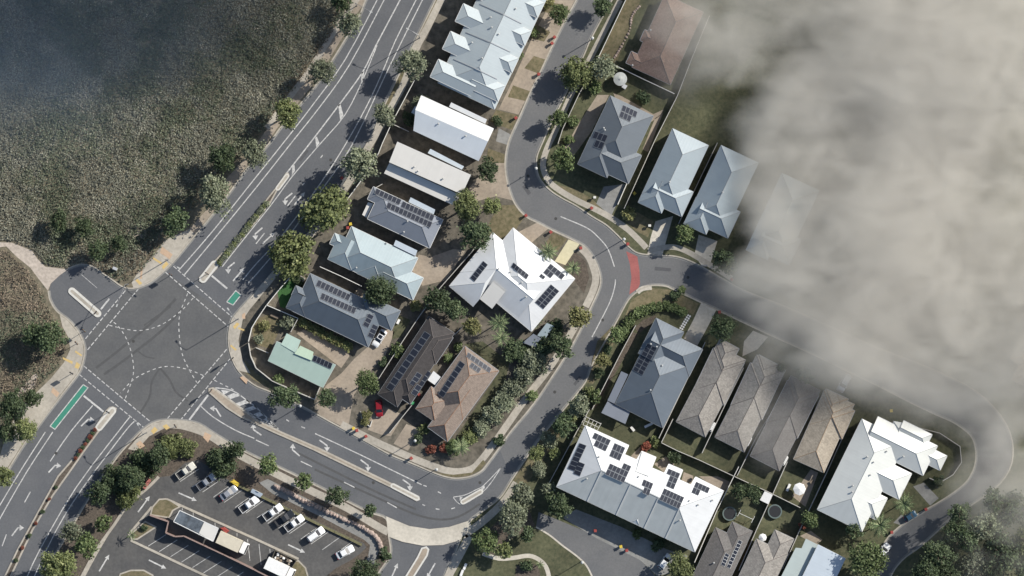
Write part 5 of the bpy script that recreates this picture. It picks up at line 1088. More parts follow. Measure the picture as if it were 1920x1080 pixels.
for i, p in enumerate(catmull([(1199,12),(1185,30),(1180,58),(1162,92),(1152,108)], 6)):
    o = link('boulder', bms[i % 5], rw2, world=False); q = P(p.x, p.y, .3); o.location = (q.x - rw2.location.x, q.y - rw2.location.y, .1); s_ = rnd.uniform(.45, .75); o.scale = (s_, s_, s_ * .8); o.rotation_euler = (0, 0, rnd.uniform(0, 6))

# ------------------------------------------------------------------ street furniture
pole_m = plain('galvanised_pole', (0.22, 0.22, 0.22), 0.5, 0.4); lamp_m = plain('lamp_head', (0.40, 0.40, 0.38), 0.5); sig_m = plain('signal_black', (0.03, 0.03, 0.03), 0.6)
def lamp(base, label, head=None, hgt=9.0, z=G):
    b = P(*base); t = thing('street_lamp', label, 'street lamp', (b.x, b.y, z), 'street lamps')
    mb = MB(); mb.cyl((b.x, b.y, z - .05), (b.x, b.y, z + hgt), .11, .07, 8); mb.cyl((b.x, b.y, z - .05), (b.x, b.y, z + .15), .2, .18, 8); mb.obj('pole', pole_m, t)
    if head:
        q = P(*head, hgt + .5); mb = MB(); mid = Vector((b.x, b.y, z + hgt)).lerp(Vector((q.x, q.y, z + hgt + .5)), .6) + Vector((0, 0, .2)); mb.cyl((b.x, b.y, z + hgt - .05), mid, .06, .05, 6); mb.cyl(mid, (q.x, q.y, z + hgt + .5), .05, .04, 6); mb.obj('arm', pole_m, t)
        e = Vector((q.x - b.x, q.y - b.y, 0)).normalized(); c = Vector((q.x, q.y, z + hgt + .42)); mb = MB(); mb.bar(c - e * .1, c + e * .6, .3, .16); mb.obj('lamp_head', lamp_m, t)
    else:
        mb = MB(); mb.cyl((b.x, b.y, z + hgt), (b.x, b.y, z + hgt + .12), .25, .38, 10); mb.cyl((b.x, b.y, z + hgt + .12), (b.x, b.y, z + hgt + .3), .38, .12, 10); mb.obj('lamp_head', lamp_m, t)
    return t
lamp((669,11), 'tall street lamp on the bush side at the top of the main road', (694,21), 8.5); lamp((787,71), 'tall street lamp on the footpath beside the terrace row', (766,55), 9.5); lamp((1110,74), 'post-top lamp on the curved street near the top', None, 5.0); lamp((1169,449), 'post-top lamp at the side street corner', None, 5.4); lamp((1005,317), 'post-top lamp at the inside of the S-bend', None, 5); lamp((565,760), 'lamp post on the verge below the green-roofed house', None, 4.6)
lamp((819,879), 'lamp post at the road bend corner', None, 3.6); lamp((779,825), 'lamp post in front of the tan tiled house', None, 4.5); lamp((1091,1052), 'lamp post on the park lawn beside the court road', None, 4.6); lamp((275,811), 'tall street lamp at the car park corner of the junction', (259,797), 10.0); lamp((447,598), 'tall street lamp at the house corner of the junction', (429,581), 9.5); lamp((315,487), 'tall street lamp with arm over the crossing on the bush side', (333,501), 8.0); lamp((240,533), 'street lamp on the bush tip of the junction', (220,571), 6.5)
def signal(base, label, dirv=(1, 0), z=G):
    b = P(*base); t = thing('traffic_signal', label, 'traffic light', (b.x, b.y, z), 'traffic signals')
    mb = MB(); mb.cyl((b.x, b.y, z - .05), (b.x, b.y, z + 3.9), .08, .06, 8); mb.obj('pole', pole_m, t)
    dv = Vector((dirv[0], -dirv[1], 0)).normalized(); sd_ = Vector((-dv.y, dv.x, 0))
    for k in (-1, 1):
        c = Vector((b.x, b.y, z + 2.7)) + sd_ * .3 * k; mb = MB(); mb.bar(c - dv * .12, c + dv * .12, .42, 1.15); o = mb.obj('signal_head', sig_m, t)
        for j, cc in enumerate(((.35, .02, .02), (.35, .2, .02), (.02, .25, .1))):
            mb = MB(); cz = c + dv * .13 + Vector((0, 0, .95 - .36 * j)); mb.cyl(cz, cz + dv * .03, .12, .12, 8); mb.obj('lens', plain('lens_%d' % j, cc, .3), o)
    return t
signal((181.5,586), 'traffic signal on the side road island', (1, .9), .15); signal((146,643), 'traffic signal on the left corner, upper', (1, -.8)); signal((390,513), 'traffic signal on the upper median nose', (.6, -1), .17); signal((437,672), 'traffic signal on the house corner, lower', (1, 1)); signal((137,699), 'traffic signal on the left corner, lower', (-.6, 1)); signal((205,772), 'traffic signal on the lower median nose', (-.6, 1), .17); signal((397,732), 'traffic signal on the median nose beside the hatching', (1, .7), .15); signal((331,798), 'traffic signal on the car park corner paving', (1, -.6)); signal((160,620), 'traffic signal at the left kerb of the crossing', (1, -1)); signal((322,515), 'traffic signal at the bush side kerb of the crossing', (.6, -1))
# wheelie bins
bin_b = plain('bin_body', (0.025, 0.03, 0.03), 0.6); lid_r = plain('bin_lid_red', (0.27, 0.055, 0.045), 0.5); lid_y = plain('bin_lid_yellow', (0.55, 0.40, 0.05), 0.5); lid_g = plain('bin_lid_green', (0.06, 0.3, 0.12), 0.5)
def wbin(x, y, c, label, ang=None):
    q = P(x, y, 1.0); t = thing('wheelie_bin', label, 'bin', (q.x, q.y, G), 'wheelie bins'); t.scale = (.85, .85, 1); t.rotation_euler = (0, 0, ang if ang is not None else rnd.uniform(-.5, .5) + .45)
    mb = MB(); mb.hexa([(-.25, -.28, .06), (.25, -.28, .06), (.25, .2, .06), (-.25, .2, .06)], [(-.34, -.38, 1.0), (.34, -.38, 1.0), (.34, .34, 1.0), (-.34, .34, 1.0)]); mb.obj('body', bin_b, t, world=False)
    mb = MB(); mb.hexa([(-.42, -.46, 1.0), (.42, -.46, 1.0), (.42, .42, 1.0), (-.42, .42, 1.0)], [(-.36, -.4, 1.12), (.36, -.4, 1.12), (.36, .34, 1.12), (-.36, .34, 1.12)]); mb.obj('lid', dict(r=lid_r, y=lid_y, g=lid_g)[c], t, world=False)
    for k in (-.26, .26):
        mb = MB(); mb.cyl((k - .03, .28, .1), (k + .03, .28, .1), .11, .11, 10); mb.obj('wheel', bin_b, t, world=False)
for x, y, c, lb in ((1039.5,69.5,'r','red-lidded bin at the terrace driveways, upper of the pair'),(1035,81,'r','red-lidded bin at the terrace driveways, lower of the pair'),(1010,139,'r','lone red-lidded bin at the kerb across from the large olive tree'),(967,221,'r','red-lidded bin at the kerb in front of the white flat roof'),(986,404,'r','red-lidded bin at the kerb of the dry lawn by the bend'),(1032.5,435,'r','red-lidded bin beside the palm lawn of the white house'),(1109,390,'r','red-lidded bin on the footpath before the grey solar house'),(1177,457.5,'r','red-lidded bin at the corner just above the red threshold'),(1089,465,'r','red-lidded bin beside the cream garden path'),(1189.5,362.5,'y','yellow-lidded bin in the dark gap left of the light grey roof'),(1372,524,'r','red-lidded bin at the smoky side street kerb'),(662.5,803,'y','yellow-lidded bin at the lower road kerb'),(669,807,'r','red-lidded bin touching the yellow one at the lower road'),(686,818,'r','red-lidded bin at the dark tiled house driveway'),(771,859,'r','red-lidded bin at the kerb of the tan tiled house'),(1116,995,'r','red-lidded bin in the townhouse shade, left one'),(1164,1025,'y','yellow-lidded bin in the townhouse shade'),(1175,1032,'r','red-lidded bin in the townhouse shade beside the yellow one'),(1349,585,'r','red-lidded bin at the kerb above the shaggy tree'),(1736,955,'r','red-lidded bin on the verge of the road loop'),(1672,998,'r','red-lidded bin at the kerb near the white wagon'),(657,420,'y','yellow-lidded bin at the peak of the grey-green roof'),(652,427,'r','red-lidded bin at the peak of the grey-green roof'),(786,740,'r','red-lidded bin in the gap between the tiled houses'),(774,756,'g','green-lidded bin in the gap between the tiled houses'),(641,334,'r','red bin in the shade of the pale grey-green tree'),(1671,770,'y','small yellow bin beside the smoky lawn'),(1108,470-30,'r','red-lidded bin at the outer kerb of the bend')):
    if (x, y) == (1108, 440): continue
    wbin(x, y, c, lb)
def mailbox(x, y, label):
    q = P(x, y, 1.0); t = thing('letterbox', label, 'letterbox', (q.x, q.y, G), 'letterboxes'); mb = MB(); mb.box(-.12, .12, -.12, .12, 0, .9); mb.obj('post', fence_white, t, world=False); mb = MB(); mb.hexa([(-.34, -.3, .85), (.34, -.3, .85), (.34, .3, .85), (-.34, .3, .85)], [(-.3, -.26, 1.2), (.3, -.26, 1.2), (.3, .26, 1.2), (-.3, .26, 1.2)]); mb.obj('box', fence_white, t, world=False)
mailbox(1115,370,'white letterbox on the lawn before the grey solar house'); mailbox(1218,423,'white letterbox on the lawn before the light grey house')
# electrical cabinet, sheds, tank, trampolines, umbrellas, clothes line
white_p = plain('white_paint', (0.68, 0.67, 0.64), 0.5); black_r = plain('black_mat', (0.015, 0.016, 0.018), 0.7); teal = plain('trampoline_pad', (0.10, 0.13, 0.12), 0.6)
def rot_box(name, label, cat, quad, z0, z1, m_, lid=None, over=.12):
    q = [P(*p, z1) for p in quad]; c = sum(q, Vector()) / 4; t = thing(name, label, cat, (c.x, c.y, G)); mb = MB(); mb.hexa([(p.x, p.y, z0) for p in q], [(p.x, p.y, z1) for p in q]); mb.obj('wall', m_, t)
    k = [c + (p - c) * (1 + over) for p in q]; top = [Vector((p.x, p.y, z1 + (.35 if i in (0, 1) else .12))) for i, p in enumerate(k)]; V = [Vector((p.x, p.y, z1 + .005)) for p in k] + top
    F = [[3, 2, 1, 0], [4, 5, 6, 7]] + [[i, (i + 1) % 4, (i + 1) % 4 + 4, i + 4] for i in range(4)]; o = obj('roof', V, F, lid or m_, t, uv=[[(V[i].x, V[i].y) for i in f] for f in F]); 
    mb = MB(); e = (q[1] - q[0]).normalized(); m2 = (q[0] + q[1]) / 2; mb.bar((m2 - e * .4).to_2d().to_3d() + Vector((0, 0, G)), (m2 + e * .4).to_2d().to_3d() + Vector((0, 0, G)), .06, 1.6); mb.obj('door', door_mat, t); return t
rot_box('cabinet', 'white electrical cabinet on the bush tip of the junction', 'cabinet', [(213,500),(220,503),(218,507),(211,504)], G, 1.5, white_p); rot_box('shed', 'small white garden shed in the backyard left of a trampoline', 'shed', [(1434,922),(1447,928),(1440,944),(1426,937)], G, 2.0, white_p); rot_box('shed', 'grey-green shed roof beside the hedge below the white house', 'shed', [(1025,607),(1037,612),(1022,634),(1009,628)], G, 2.1, white_p, palegreen); rot_box('shed', 'dark shed roof beside the hedge at the white house tip', 'shed', [(1000,627),(1013,635),(1003,650),(982,642)], G, 2.2, gutter_mat, bluegrey); rot_box('shed', 'small white roof between the two tiled houses', 'shed', [(813,697),(825,707),(816,721),(803,712)], G, 2.2, white_p); rot_box('cabinet', 'pale box at the tip of the green turf corner', 'cabinet', [(562,517),(572,522),(567,530),(557,525)], G, .9, concrete_w); rot_box('utility_box', 'grey utility box in the car park corner', 'cabinet', [(474,917),(492,926),(487,932),(471,923)], G, 1.2, bluewhite)
t = thing('water_tank', 'round pale water tank behind the brown tiled house', 'tank', P(1163,148,2.2) + Vector((0, 0, G - 2.2))); mb = MB(); c = P(1163,148,2.2); mb.cyl((c.x, c.y, G), (c.x, c.y, 2.2), 1.6, 1.6, 20); mb.obj('wall', concrete_w, t); mb = MB(); mb.cyl((c.x, c.y, 2.2), (c.x, c.y, 2.55), 1.66, .2, 20); mb.cyl((c.x, c.y, 2.5), (c.x, c.y, 2.65), .25, .25, 10); mb.obj('lid', mat('tank_lid', (0.40, 0.41, 0.38), .8, .15, 2.0), t)
rot_box('shed', 'small white box roof beside the round tank', 'shed', [(1170,158),(1176,161),(1172,167),(1166,163)], G, 1.6, white_p)
def trampoline(x, y, label):
    c = P(x, y, .9); t = thing('trampoline', label, 'trampoline', (c.x, c.y, G), 'trampolines'); mb = MB(); mb.cyl((0, 0, .78), (0, 0, .8), 1.45, 1.45, 24); mb.obj('mat', black_r, t, world=False)
    mb = MB(); N = 24
    for i in range(N):
        a = 2 * math.pi * i / N; b = 2 * math.pi * (i + 1) / N; mb.add([(r * math.cos(k), r * math.sin(k), z) for k in (a, b) for r, z in ((1.45, .82), (1.75, .82), (1.75, .76), (1.45, .76))], [[0, 1, 5, 4], [1, 2, 6, 5], [2, 3, 7, 6], [3, 0, 4, 7]])
    mb.obj('pad_ring', teal, t, world=False)
    for i in range(6):
        a = math.pi * i / 3; mb = MB(); mb.cyl((1.7 * math.cos(a), 1.7 * math.sin(a), -.02), (1.7 * math.cos(a), 1.7 * math.sin(a), .78), .03, .03, 6); mb.obj('leg', pole_m, t, world=False)
trampoline(1368,963, 'dark round trampoline beside the clothes line'); trampoline(1453,959, 'dark round trampoline with pale rim in the yard left of the long fence')
def umbrella(x, y, label, r=1.55):
    c = P(x, y, 2.3); t = thing('garden_umbrella', label, 'umbrella', (c.x, c.y, G), 'garden umbrellas'); mb = MB(); mb.cyl((0, 0, -.02), (0, 0, 2.5), .03, .025, 6); mb.cyl((0, 0, -.02), (0, 0, .08), .3, .3, 12); mb.obj('pole', pole_m, t, world=False)
    mb = MB(); V = [(0, 0, 2.5)] + [(r * math.cos(math.pi * i / 4), r * math.sin(math.pi * i / 4), 2.05) for i in range(8)]; mb.add(V, [[0, i + 1, (i + 1) % 8 + 1] for i in range(8)]); mb.obj('canopy', white_p, t, world=False)
umbrella(1499,917, 'white octagonal umbrella over the backyard patio'); umbrella(1430,1008, 'cream umbrella beside the plain grey tiled roof', 1.0)
t = thing('clothes_line', 'white T-frame clothes line right of the trampoline', 'clothes line', P(1398,968) + Vector((0, 0, G))); a = P(1386,962,1.8); b = P(1412,974,1.8); mb = MB(); mb.bar(a, b, .08, .08); mb.obj('line', white_p, t)
for p in (a, b): 
    mb = MB(); mb.cyl((p.x, p.y, G - .03), (p.x, p.y, 1.85), .05, .05, 6); mb.bar(p + Vector((-.4, -.8, 0)), p + Vector((.4, .8, 0)), .07, .07); mb.obj('post', white_p, t)
def bench(x, y, ang, label, ln=1.6, m_=white_p):
    c = P(x, y); t = thing('bench', label, 'bench', (c.x, c.y, G), None, ang); mb = MB(); mb.box(-ln / 2, ln / 2, -.3, .3, .42, .5); mb.obj('seat', m_, t, world=False)
    for k in (-1, 1): mb = MB(); mb.box(k * ln * .4 - .05, k * ln * .4 + .05, -.25, .25, -.01, .42); mb.obj('leg', m_, t, world=False)
bench(1478,914, 1.15, 'white bench on the lawn beside the octagonal umbrella', 1.9); bench(747,603, 1.1, 'small white bench on the strip lawn beside the slate roof', 1.2); bench(872,1062, 1.2, 'pale bench along the wide park path, upper'); bench(866,1074, 1.2, 'pale bench along the wide park path, lower'); bench(515,593, -.4, 'timber bench in the fenced yard at the junction corner', 2.0, fence_timber)
# side gate frame beside E2 house, white paver grid
pg = thing('paver_grid', 'white stepping grid with dark holes beside the slate roof', 'paving', P(1283,606) + Vector((0, 0, G)))
for i in range(8):
    for j in range(2):
        c = Vector((1293,590)).lerp(Vector((1274,622)), (i + .5) / 8) + Vector((3.6, 2)) * (j - .5) * 1.0; q = P(c.x, c.y); mb = MB(); mb.box(q.x - .2, q.x + .2, q.y - .22, q.y + .22, G + .005, G + .05); mb.obj('paver', white_p, pg)
# red construction cover and yellow cover at the car park
def cover(name, label, pts, z, m_, cat='cover'):
    q = [P(*p, z) for p in pts]; c = sum(q, Vector()) / len(q); t = thing(name, label, cat, (c.x, c.y, G)); mb = MB(); top = [Vector((*(c + (p - c) * .8).to_2d(), z)) for p in q]
    mb.hexa([(p.x, p.y, G) for p in q], top); mb.obj('sheet', m_, t); mb = MB(); mb.bar(Vector((*top[0].to_2d(), z)), Vector((*top[2].to_2d(), z)), .12, .08); mb.obj('ridge', m_, t)
cover('tarpaulin', 'bright yellow tarpaulin at the end of the car park barrier', [(430,903),(437,899),(450,907),(446,914)], 1.1, lid_y); cover('tarpaulin', 'red tarpaulin beside the beige box truck', [(412,990),(420,988),(430,996),(424,1001)], 1.0, lid_r); cover('barrier_board', 'red construction barrier beside the car park entrance tree', [(266,916),(278,897),(283,901),(271,919)], .9, plain('faded_red', (0.34, 0.12, 0.10), .8), 'barrier')
# flat canopy over the walkway
cv = House('walkway_canopy', 'long flat canopy with glazed and beige roof panels in the car park', 'canopy', (367, 986), cream_roof, 2.7, 1, None, gut=gutter_w)
glz = mat('glazed_panel', (0.10, 0.115, 0.13), 0.25, 0.5, .5, spec=.6)
cv.slab([(337,957),(357.5,966.5),(347,988),(325.5,978)], 2.8, m=glz, name='glazed_panel', posts=True); cv.slab([(358,967),(382.5,978),(372.5,999.5),(347.5,988.5)], 2.8, m=glz, name='glazed_panel'); cv.slab([(383,978.5),(409.5,990.5),(399.5,1015),(373,1000)], 2.82, m=cream_roof, name='roof_panel', posts=True); cv.g.V and cv.done()
mb = MB(); fr_ = [P(*p, 2.8) for p in ((337,957),(409.5,990.5),(399.5,1015),(325.5,978))]
for i in range(4): mb.bar(fr_[i] - Vector((0, 0, .1)), fr_[(i + 1) % 4] - Vector((0, 0, .1)), .16, .16)
mb.obj('frame', white_p, cv.root)

# ------------------------------------------------------------------ vehicles (front along +x)
glass = plain('car_glass', (0.012, 0.014, 0.018), 0.08, spec=.7); tyre_m = plain('tyre', (0.02, 0.02, 0.02), .9); rim_m = plain('rim', (0.35, 0.35, 0.36), .3, .8); lampw = plain('headlight', (0.6, 0.6, 0.58), .15); lampr = plain('tail_light', (0.3, 0.02, 0.02), .3); tray_m = plain('tray_liner', (0.045, 0.045, 0.048), .8)
PAINT = dict(white=plain('paint_white', (0.70, 0.70, 0.69), .25, coat=.5), silver=plain('paint_silver', (0.42, 0.43, 0.44), .3, .5, coat=.5), black=plain('paint_black', (0.02, 0.022, 0.025), .2, coat=.6), red=plain('paint_red_shaded', (0.20, 0.010, 0.014), .25, coat=.5), blue=plain('paint_blue', (0.03, 0.075, 0.12), .25, coat=.5), cream=plain('paint_cream', (0.55, 0.53, 0.46), .3, coat=.4))  # red is darkened: the shade over that car is put into its paint
def rrect(x0, x1, hw, z, r, n=3):
    pts = []
    for cx, cy, a0 in ((x1 - r, hw - r, 0), (x0 + r, hw - r, 90), (x0 + r, -hw + r, 180), (x1 - r, -hw + r, 270)):
        for i in range(n + 1): a = R(a0 + 90 * i / n); pts.append((cx + r * math.cos(a), cy + r * math.sin(a), z))
    return pts
def loft(mb, loops, m=0):
    n = len(loops[0]); base = [p for l in loops for p in l]; F = []
    for k in range(len(loops) - 1): F += [[k * n + i, k * n + (i + 1) % n, (k + 1) * n + (i + 1) % n, (k + 1) * n + i] for i in range(n)]
    F += [list(range(n))[::-1], list(range((len(loops) - 1) * n, len(loops) * n))]; mb.add(base, F, m)
CM = {}
def car_meshes(kind, colr):
    k = (kind, colr)
    if k in CM: return CM[k]
    pm = PAINT[colr]; Ln, hw = dict(sedan=(4.7, .91), hatch=(4.2, .89), suv=(4.75, .94), ute=(5.25, .94), small=(3.3, .8))[kind]; F_, B_ = Ln / 2, -Ln / 2; parts = []
    belt = dict(sedan=.92, hatch=.93, suv=1.05, ute=1.05, small=.88)[kind]; rf = dict(sedan=1.45, hatch=1.48, suv=1.72, ute=1.75, small=1.4)[kind]
    c0, c1, r0, r1 = dict(sedan=(-1.75, 1.05, -1.0, .2), hatch=(-1.95, 1.0, -1.6, .15), suv=(-2.2, 1.1, -1.95, .3), ute=(-.72, 1.2, -.5, .35), small=(-1.3, .75, -.95, .1))[kind]
    if kind == 'ute':
        mb = MB(); loft(mb, [rrect(B_ + .05, F_ - .06, hw - .05, .32, .2), rrect(B_, F_, hw, .55, .25), rrect(B_, F_ - .02, hw, .66, .25)]); loft(mb, [rrect(-.78, F_ - .02, hw, .66, .25), rrect(-.78, F_ - .2, hw - .02, .92, .3), rrect(-.78, 1.3, hw - .05, belt, .22)])
        for y0, y1 in ((-hw, -hw + .1), (hw - .1, hw)): mb.box(B_ + .03, -.78, y0, y1, .66, 1.02)
        mb.box(B_ + .03, B_ + .12, -hw + .1, hw - .1, .66, 1.02); mb.box(-.88, -.78, -hw + .1, hw - .1, .66, 1.02); parts.append(('body', mb.me('body', pm, False)))
        mb = MB(); mb.box(B_ + .12, -.88, -hw + .1, hw - .1, .67, .7); parts.append(('tray_floor', mb.me('tray_floor', tray_m)))
    else:
        mb = MB(); loft(mb, [rrect(B_ + .08, F_ - .08, hw - .06, .26, .25), rrect(B_, F_, hw, .5, .3), rrect(B_ + .03, F_ - .04, hw, .72, .32), rrect(B_ + .1, F_ - .3, hw - .03, .86, .38), rrect(B_ + .2, F_ - .75, hw - .08, belt, .36)]); parts.append(('body', mb.me('body', pm, True)))
    w0, w1 = hw - .09, hw - .24
    lo = [(c1, -w0, belt - .02), (c1, w0, belt - .02), (c0, w0, belt - .02), (c0, -w0, belt - .02)]; hi = [(r1, -w1, rf - .05), (r1, w1, rf - .05), (r0, w1, rf - .05), (r0, -w1, rf - .05)]
    for nm, i in (('windscreen', 0), ('side_window', 1), ('rear_window', 2), ('side_window', 3)):
        j = (i + 1) % 4; parts.append((nm, mesh(nm, [lo[i], lo[j], hi[j], hi[i]], [[0, 1, 2, 3]], glass)))
    mb = MB(); loft(mb, [rrect(r0 - .06, r1 + .06, w1 + .03, rf - .07, .12), rrect(r0, r1, w1 - .02, rf, .14)])
    for a, b in zip(lo, hi): mb.cyl(a, b, .04, .035, 5)
    parts.append(('roof', mb.me('roof', pm, False)))
    if kind in ('suv',):
        mb = MB(); [mb.bar((r0 + .1, s_ * (w1 - .05), rf), (r1 - .1, s_ * (w1 - .05), rf), .05, .07) for s_ in (-1, 1)]; parts.append(('roof_rail', mb.me('roof_rail', rim_m)))
    for s_ in (-1, 1):
        mb = MB(); mb.box(F_ - .22, F_ - .02, s_ * (hw - .32) - .18, s_ * (hw - .32) + .18, .58, .74); parts.append(('headlight', mb.me('headlight', lampw)))
        mb = MB(); mb.box(B_ - .01, B_ + .12, s_ * (hw - .25) - .16, s_ * (hw - .25) + .16, .68, .84); parts.append(('tail_light', mb.me('tail_light', lampr)))
        mb = MB(); mb.box(c1 - .35, c1 - .2, s_ * (hw + .08) - .1, s_ * (hw + .08) + .1, belt, belt + .14); parts.append(('mirror', mb.me('mirror', pm)))
    if kind == 'sedan' or kind == 'hatch':
        pass
    CM[k] = (parts, Ln, hw); return CM[k]
mb = MB(); mb.cyl((0, -.11, 0), (0, .11, 0), .33, .33, 14); WHEEL = mb.me('wheel', tyre_m); mb = MB(); mb.cyl((0, -.118, 0), (0, .118, 0), .2, .2, 10); RIM = mb.me('rim', rim_m)
def car(x, y, hd, kind, colr, label, group=None, z=G, name=None, sunroof=False):
    parts, Ln, hw = car_meshes(kind, colr); q = P(x, y, .8); t = thing(name or dict(ute='utility_truck').get(kind, 'parked_car'), label, 'car' if kind != 'ute' else 'ute', (q.x, q.y, z), group, math.atan2(-hd[1], hd[0]))
    for nm, me in parts: link(nm, me, t, world=False)
    for sx in (Ln * .30, -Ln * .29):
        for sy in (-1, 1):
            o = link('wheel', WHEEL, t, world=False); o.location = (sx, sy * (hw - .1), .33); r_ = link('rim', RIM, o, world=False)
    if sunroof:
        zt = 1.452; link('sunroof', mesh('sunroof', [(-.85, -.5, zt), (.05, -.5, zt), (.05, .5, zt), (-.85, .5, zt)], [[0, 1, 2, 3]], glass), t, world=False)
    return t
hd = (.8, -.58); gp = 'vehicles parked in the car park'
car(348.6,882.4,hd,'ute','cream','pale ute at the tree end of the car park row',gp); car(387,903,hd,'ute','silver','ute with empty dark tray, second in the car park row',gp); car(428.6,924,hd,'sedan','silver','silver sedan beside the yellow tarpaulin',gp); car(467,945.5,hd,'ute','white','white ute, fourth in the car park row',gp); car(512,960,hd,'ute','white','white ute left of the black one in the car park',gp); car(533.5,972,hd,'ute','black','black ute between two white utes in the car park',gp); car(552,980.5,hd,'ute','white','white ute right of the black one in the car park',gp); car(592,1002,hd,'suv','white','white station wagon with roof rails in the car park',gp); car(647,1035,(.88,-.48),'sedan','white','white sedan at the exit end of the car park row',gp)
car(711.5,634,(-.55,.83),'sedan','white','white sedan with dark sunroof in the slate house driveway',sunroof=True); car(710.5,766,(.06,1),'hatch','red','red car half in shade in front of the dark tiled house'); car(1583,718,(-.5,.87),'suv','silver','silver car dimmed by smoke above the beige tiled house'); car(1707,968,(.85,-.52),'small','blue','small dark blue car at the kerb below the white house'); car(1655.5,1034,(.62,-.78),'suv','white','white wagon on the road loop beside the forest',z=0.0); car(1247,1053,(.6,-.8),'hatch','white','white hatchback at the bottom edge beside the olive tree')
# box truck, container, skip
def boxtruck(quad, label, m_, cab=True):
    q = [P(*p, 3.0) for p in quad]; c = sum(q, Vector()) / 4; ax = (q[1] - q[0]); Ln = ax.length; ax.normalize(); wd = (q[2] - q[1]).length; t = thing('box_truck', label, 'truck', (c.x, c.y, G), None, math.atan2(ax.y, ax.x))
    mb = MB(); mb.box(-Ln / 2, Ln / 2, -wd / 2, wd / 2, .75, 3.0); mb.obj('cargo_box', m_, t, world=False)
    mb = MB(); mb.box(-Ln / 2 + .1, Ln / 2 + 1.7, -.45, .45, .5, .74); mb.obj('chassis', black_r, t, world=False)
    if cab:
        mb = MB(); loft(mb, [rrect(Ln / 2 + .12, Ln / 2 + 1.75, wd / 2 - .1, .45, .15), rrect(Ln / 2 + .12, Ln / 2 + 1.75, wd / 2 - .1, 1.3, .15), rrect(Ln / 2 + .15, Ln / 2 + 1.35, wd / 2 - .18, 2.15, .18)]); mb.obj('cab', white_p, t, world=False)
        link('windscreen', mesh('windscreen', [(Ln / 2 + 1.72, -wd / 2 + .3, 1.4), (Ln / 2 + 1.72, wd / 2 - .3, 1.4), (Ln / 2 + 1.42, wd / 2 - .35, 2.05), (Ln / 2 + 1.42, -wd / 2 + .35, 2.05)], [[0, 1, 2, 3]], glass), t, world=False)
    for sx in (-Ln * .32, Ln / 2 + .9):
        for sy in (-1, 1): o = link('wheel', WHEEL, t, world=False); o.location = (sx, sy * (wd / 2 - .2), .42); o.scale = (1.25, 1.2, 1.25); link('rim', RIM, o, world=False)
boxtruck([(413.5,996.5),(455,1015.5),(446,1037),(404,1015.5)], 'beige box truck with white cab beside the flat canopy', mat('truck_beige', (0.50, 0.45, 0.35), .6, .08, 1.0)); boxtruck([(504,1045.5),(543,1064),(534,1085),(493,1063)], 'white box truck at the end of the car park walkway', white_p)
sk = [P(*p, 1.3) for p in ((516,1032),(556,1051),(547,1065),(510,1047))]; c = sum(sk, Vector()) / 4; t = thing('skip_bin', 'open skip bin full of pale rubbish beside the white truck', 'skip', (c.x, c.y, G)); mb = MB()
for i in range(4): mb.bar(Vector((sk[i].x, sk[i].y, G)), Vector((sk[(i + 1) % 4].x, sk[(i + 1) % 4].y, G)), .14, 1.3)
mb.obj('side', plain('skip_steel', (0.10, 0.09, 0.07), .7), t); mb = MB(); mb.hexa([(c.x + (p.x - c.x) * .96, c.y + (p.y - c.y) * .96, G + .01) for p in sk], [(c.x + (p.x - c.x) * .96, c.y + (p.y - c.y) * .96, .3) for p in sk]); mb.obj('floor', tray_m, t)
for i in range(26):
    a, b = rnd.uniform(.1, .9), rnd.uniform(.15, .85); p = sk[0].lerp(sk[1], a).lerp(sk[3].lerp(sk[2], a), b); mb = MB(); s_ = rnd.uniform(.2, .45); mb.ball((p.x, p.y, .85 + rnd.uniform(-.1, .3)), s_, s_ * .6, 6, 4); mb.V = [tuple(v) for v in mb.V]; mb.obj('rubbish', [white_p, concrete_t, fence_timber][i % 3], t)

# slim rainwater tanks beside the tiled houses, open pergola, clutter
def slim_tank(x, y, label):
    c = P(x, y, 1.8); t = thing('rainwater_tank', label, 'tank', (c.x, c.y, G), 'slim rainwater tanks', math.atan2(-.885, -.465))
    mb = MB(); loft(mb, [rrect(-1.25, 1.25, .38, -.02, .36), rrect(-1.25, 1.25, .38, 1.78, .36), rrect(-1.18, 1.18, .3, 1.86, .29)]); mb.obj('shell', white_p, t, world=False)
    for k in range(5): mb = MB(); mb.box(-.9 + k * .45 - .05, -.9 + k * .45 + .05, -.36, .36, 1.82, 1.9); mb.obj('rib', fence_white, t, world=False)
    mb = MB(); mb.cyl((.9, 0, 1.85), (.9, 0, 1.96), .18, .18, 10); mb.obj('lid', black_r, t, world=False)
slim_tank(1336,801, 'slim white rainwater tank beside the first grey-brown tiled house'); slim_tank(1404,828, 'slim white rainwater tank beside the second grey-brown tiled house'); slim_tank(1472,864, 'slim white rainwater tank beside the smoke-dimmed tiled house')
pq = [P(*p, 2.5) for p in ((1099,781),(1127,794),(1119,809),(1093,797))]; c = sum(pq, Vector()) / 4; t = thing('pergola', 'open white-framed pergola above the townhouse solar roof', 'pergola', (c.x, c.y, G))
for i in range(5):
    a = pq[0].lerp(pq[1], i / 4); b = pq[3].lerp(pq[2], i / 4); mb = MB(); mb.bar(a, b, .1, .12); mb.obj('beam', fence_white, t)
for k in (0.03, .5, .97):
    a = pq[0].lerp(pq[3], k) + Vector((0, 0, .12)); b = pq[1].lerp(pq[2], k) + Vector((0, 0, .12)); mb = MB(); mb.bar(a, b, .1, .12); mb.obj('rafter', fence_white, t)
for p in pq: mb = MB(); mb.box(p.x - .06, p.x + .06, p.y - .06, p.y + .06, G - .02, 2.5); mb.obj('post', fence_white, t)
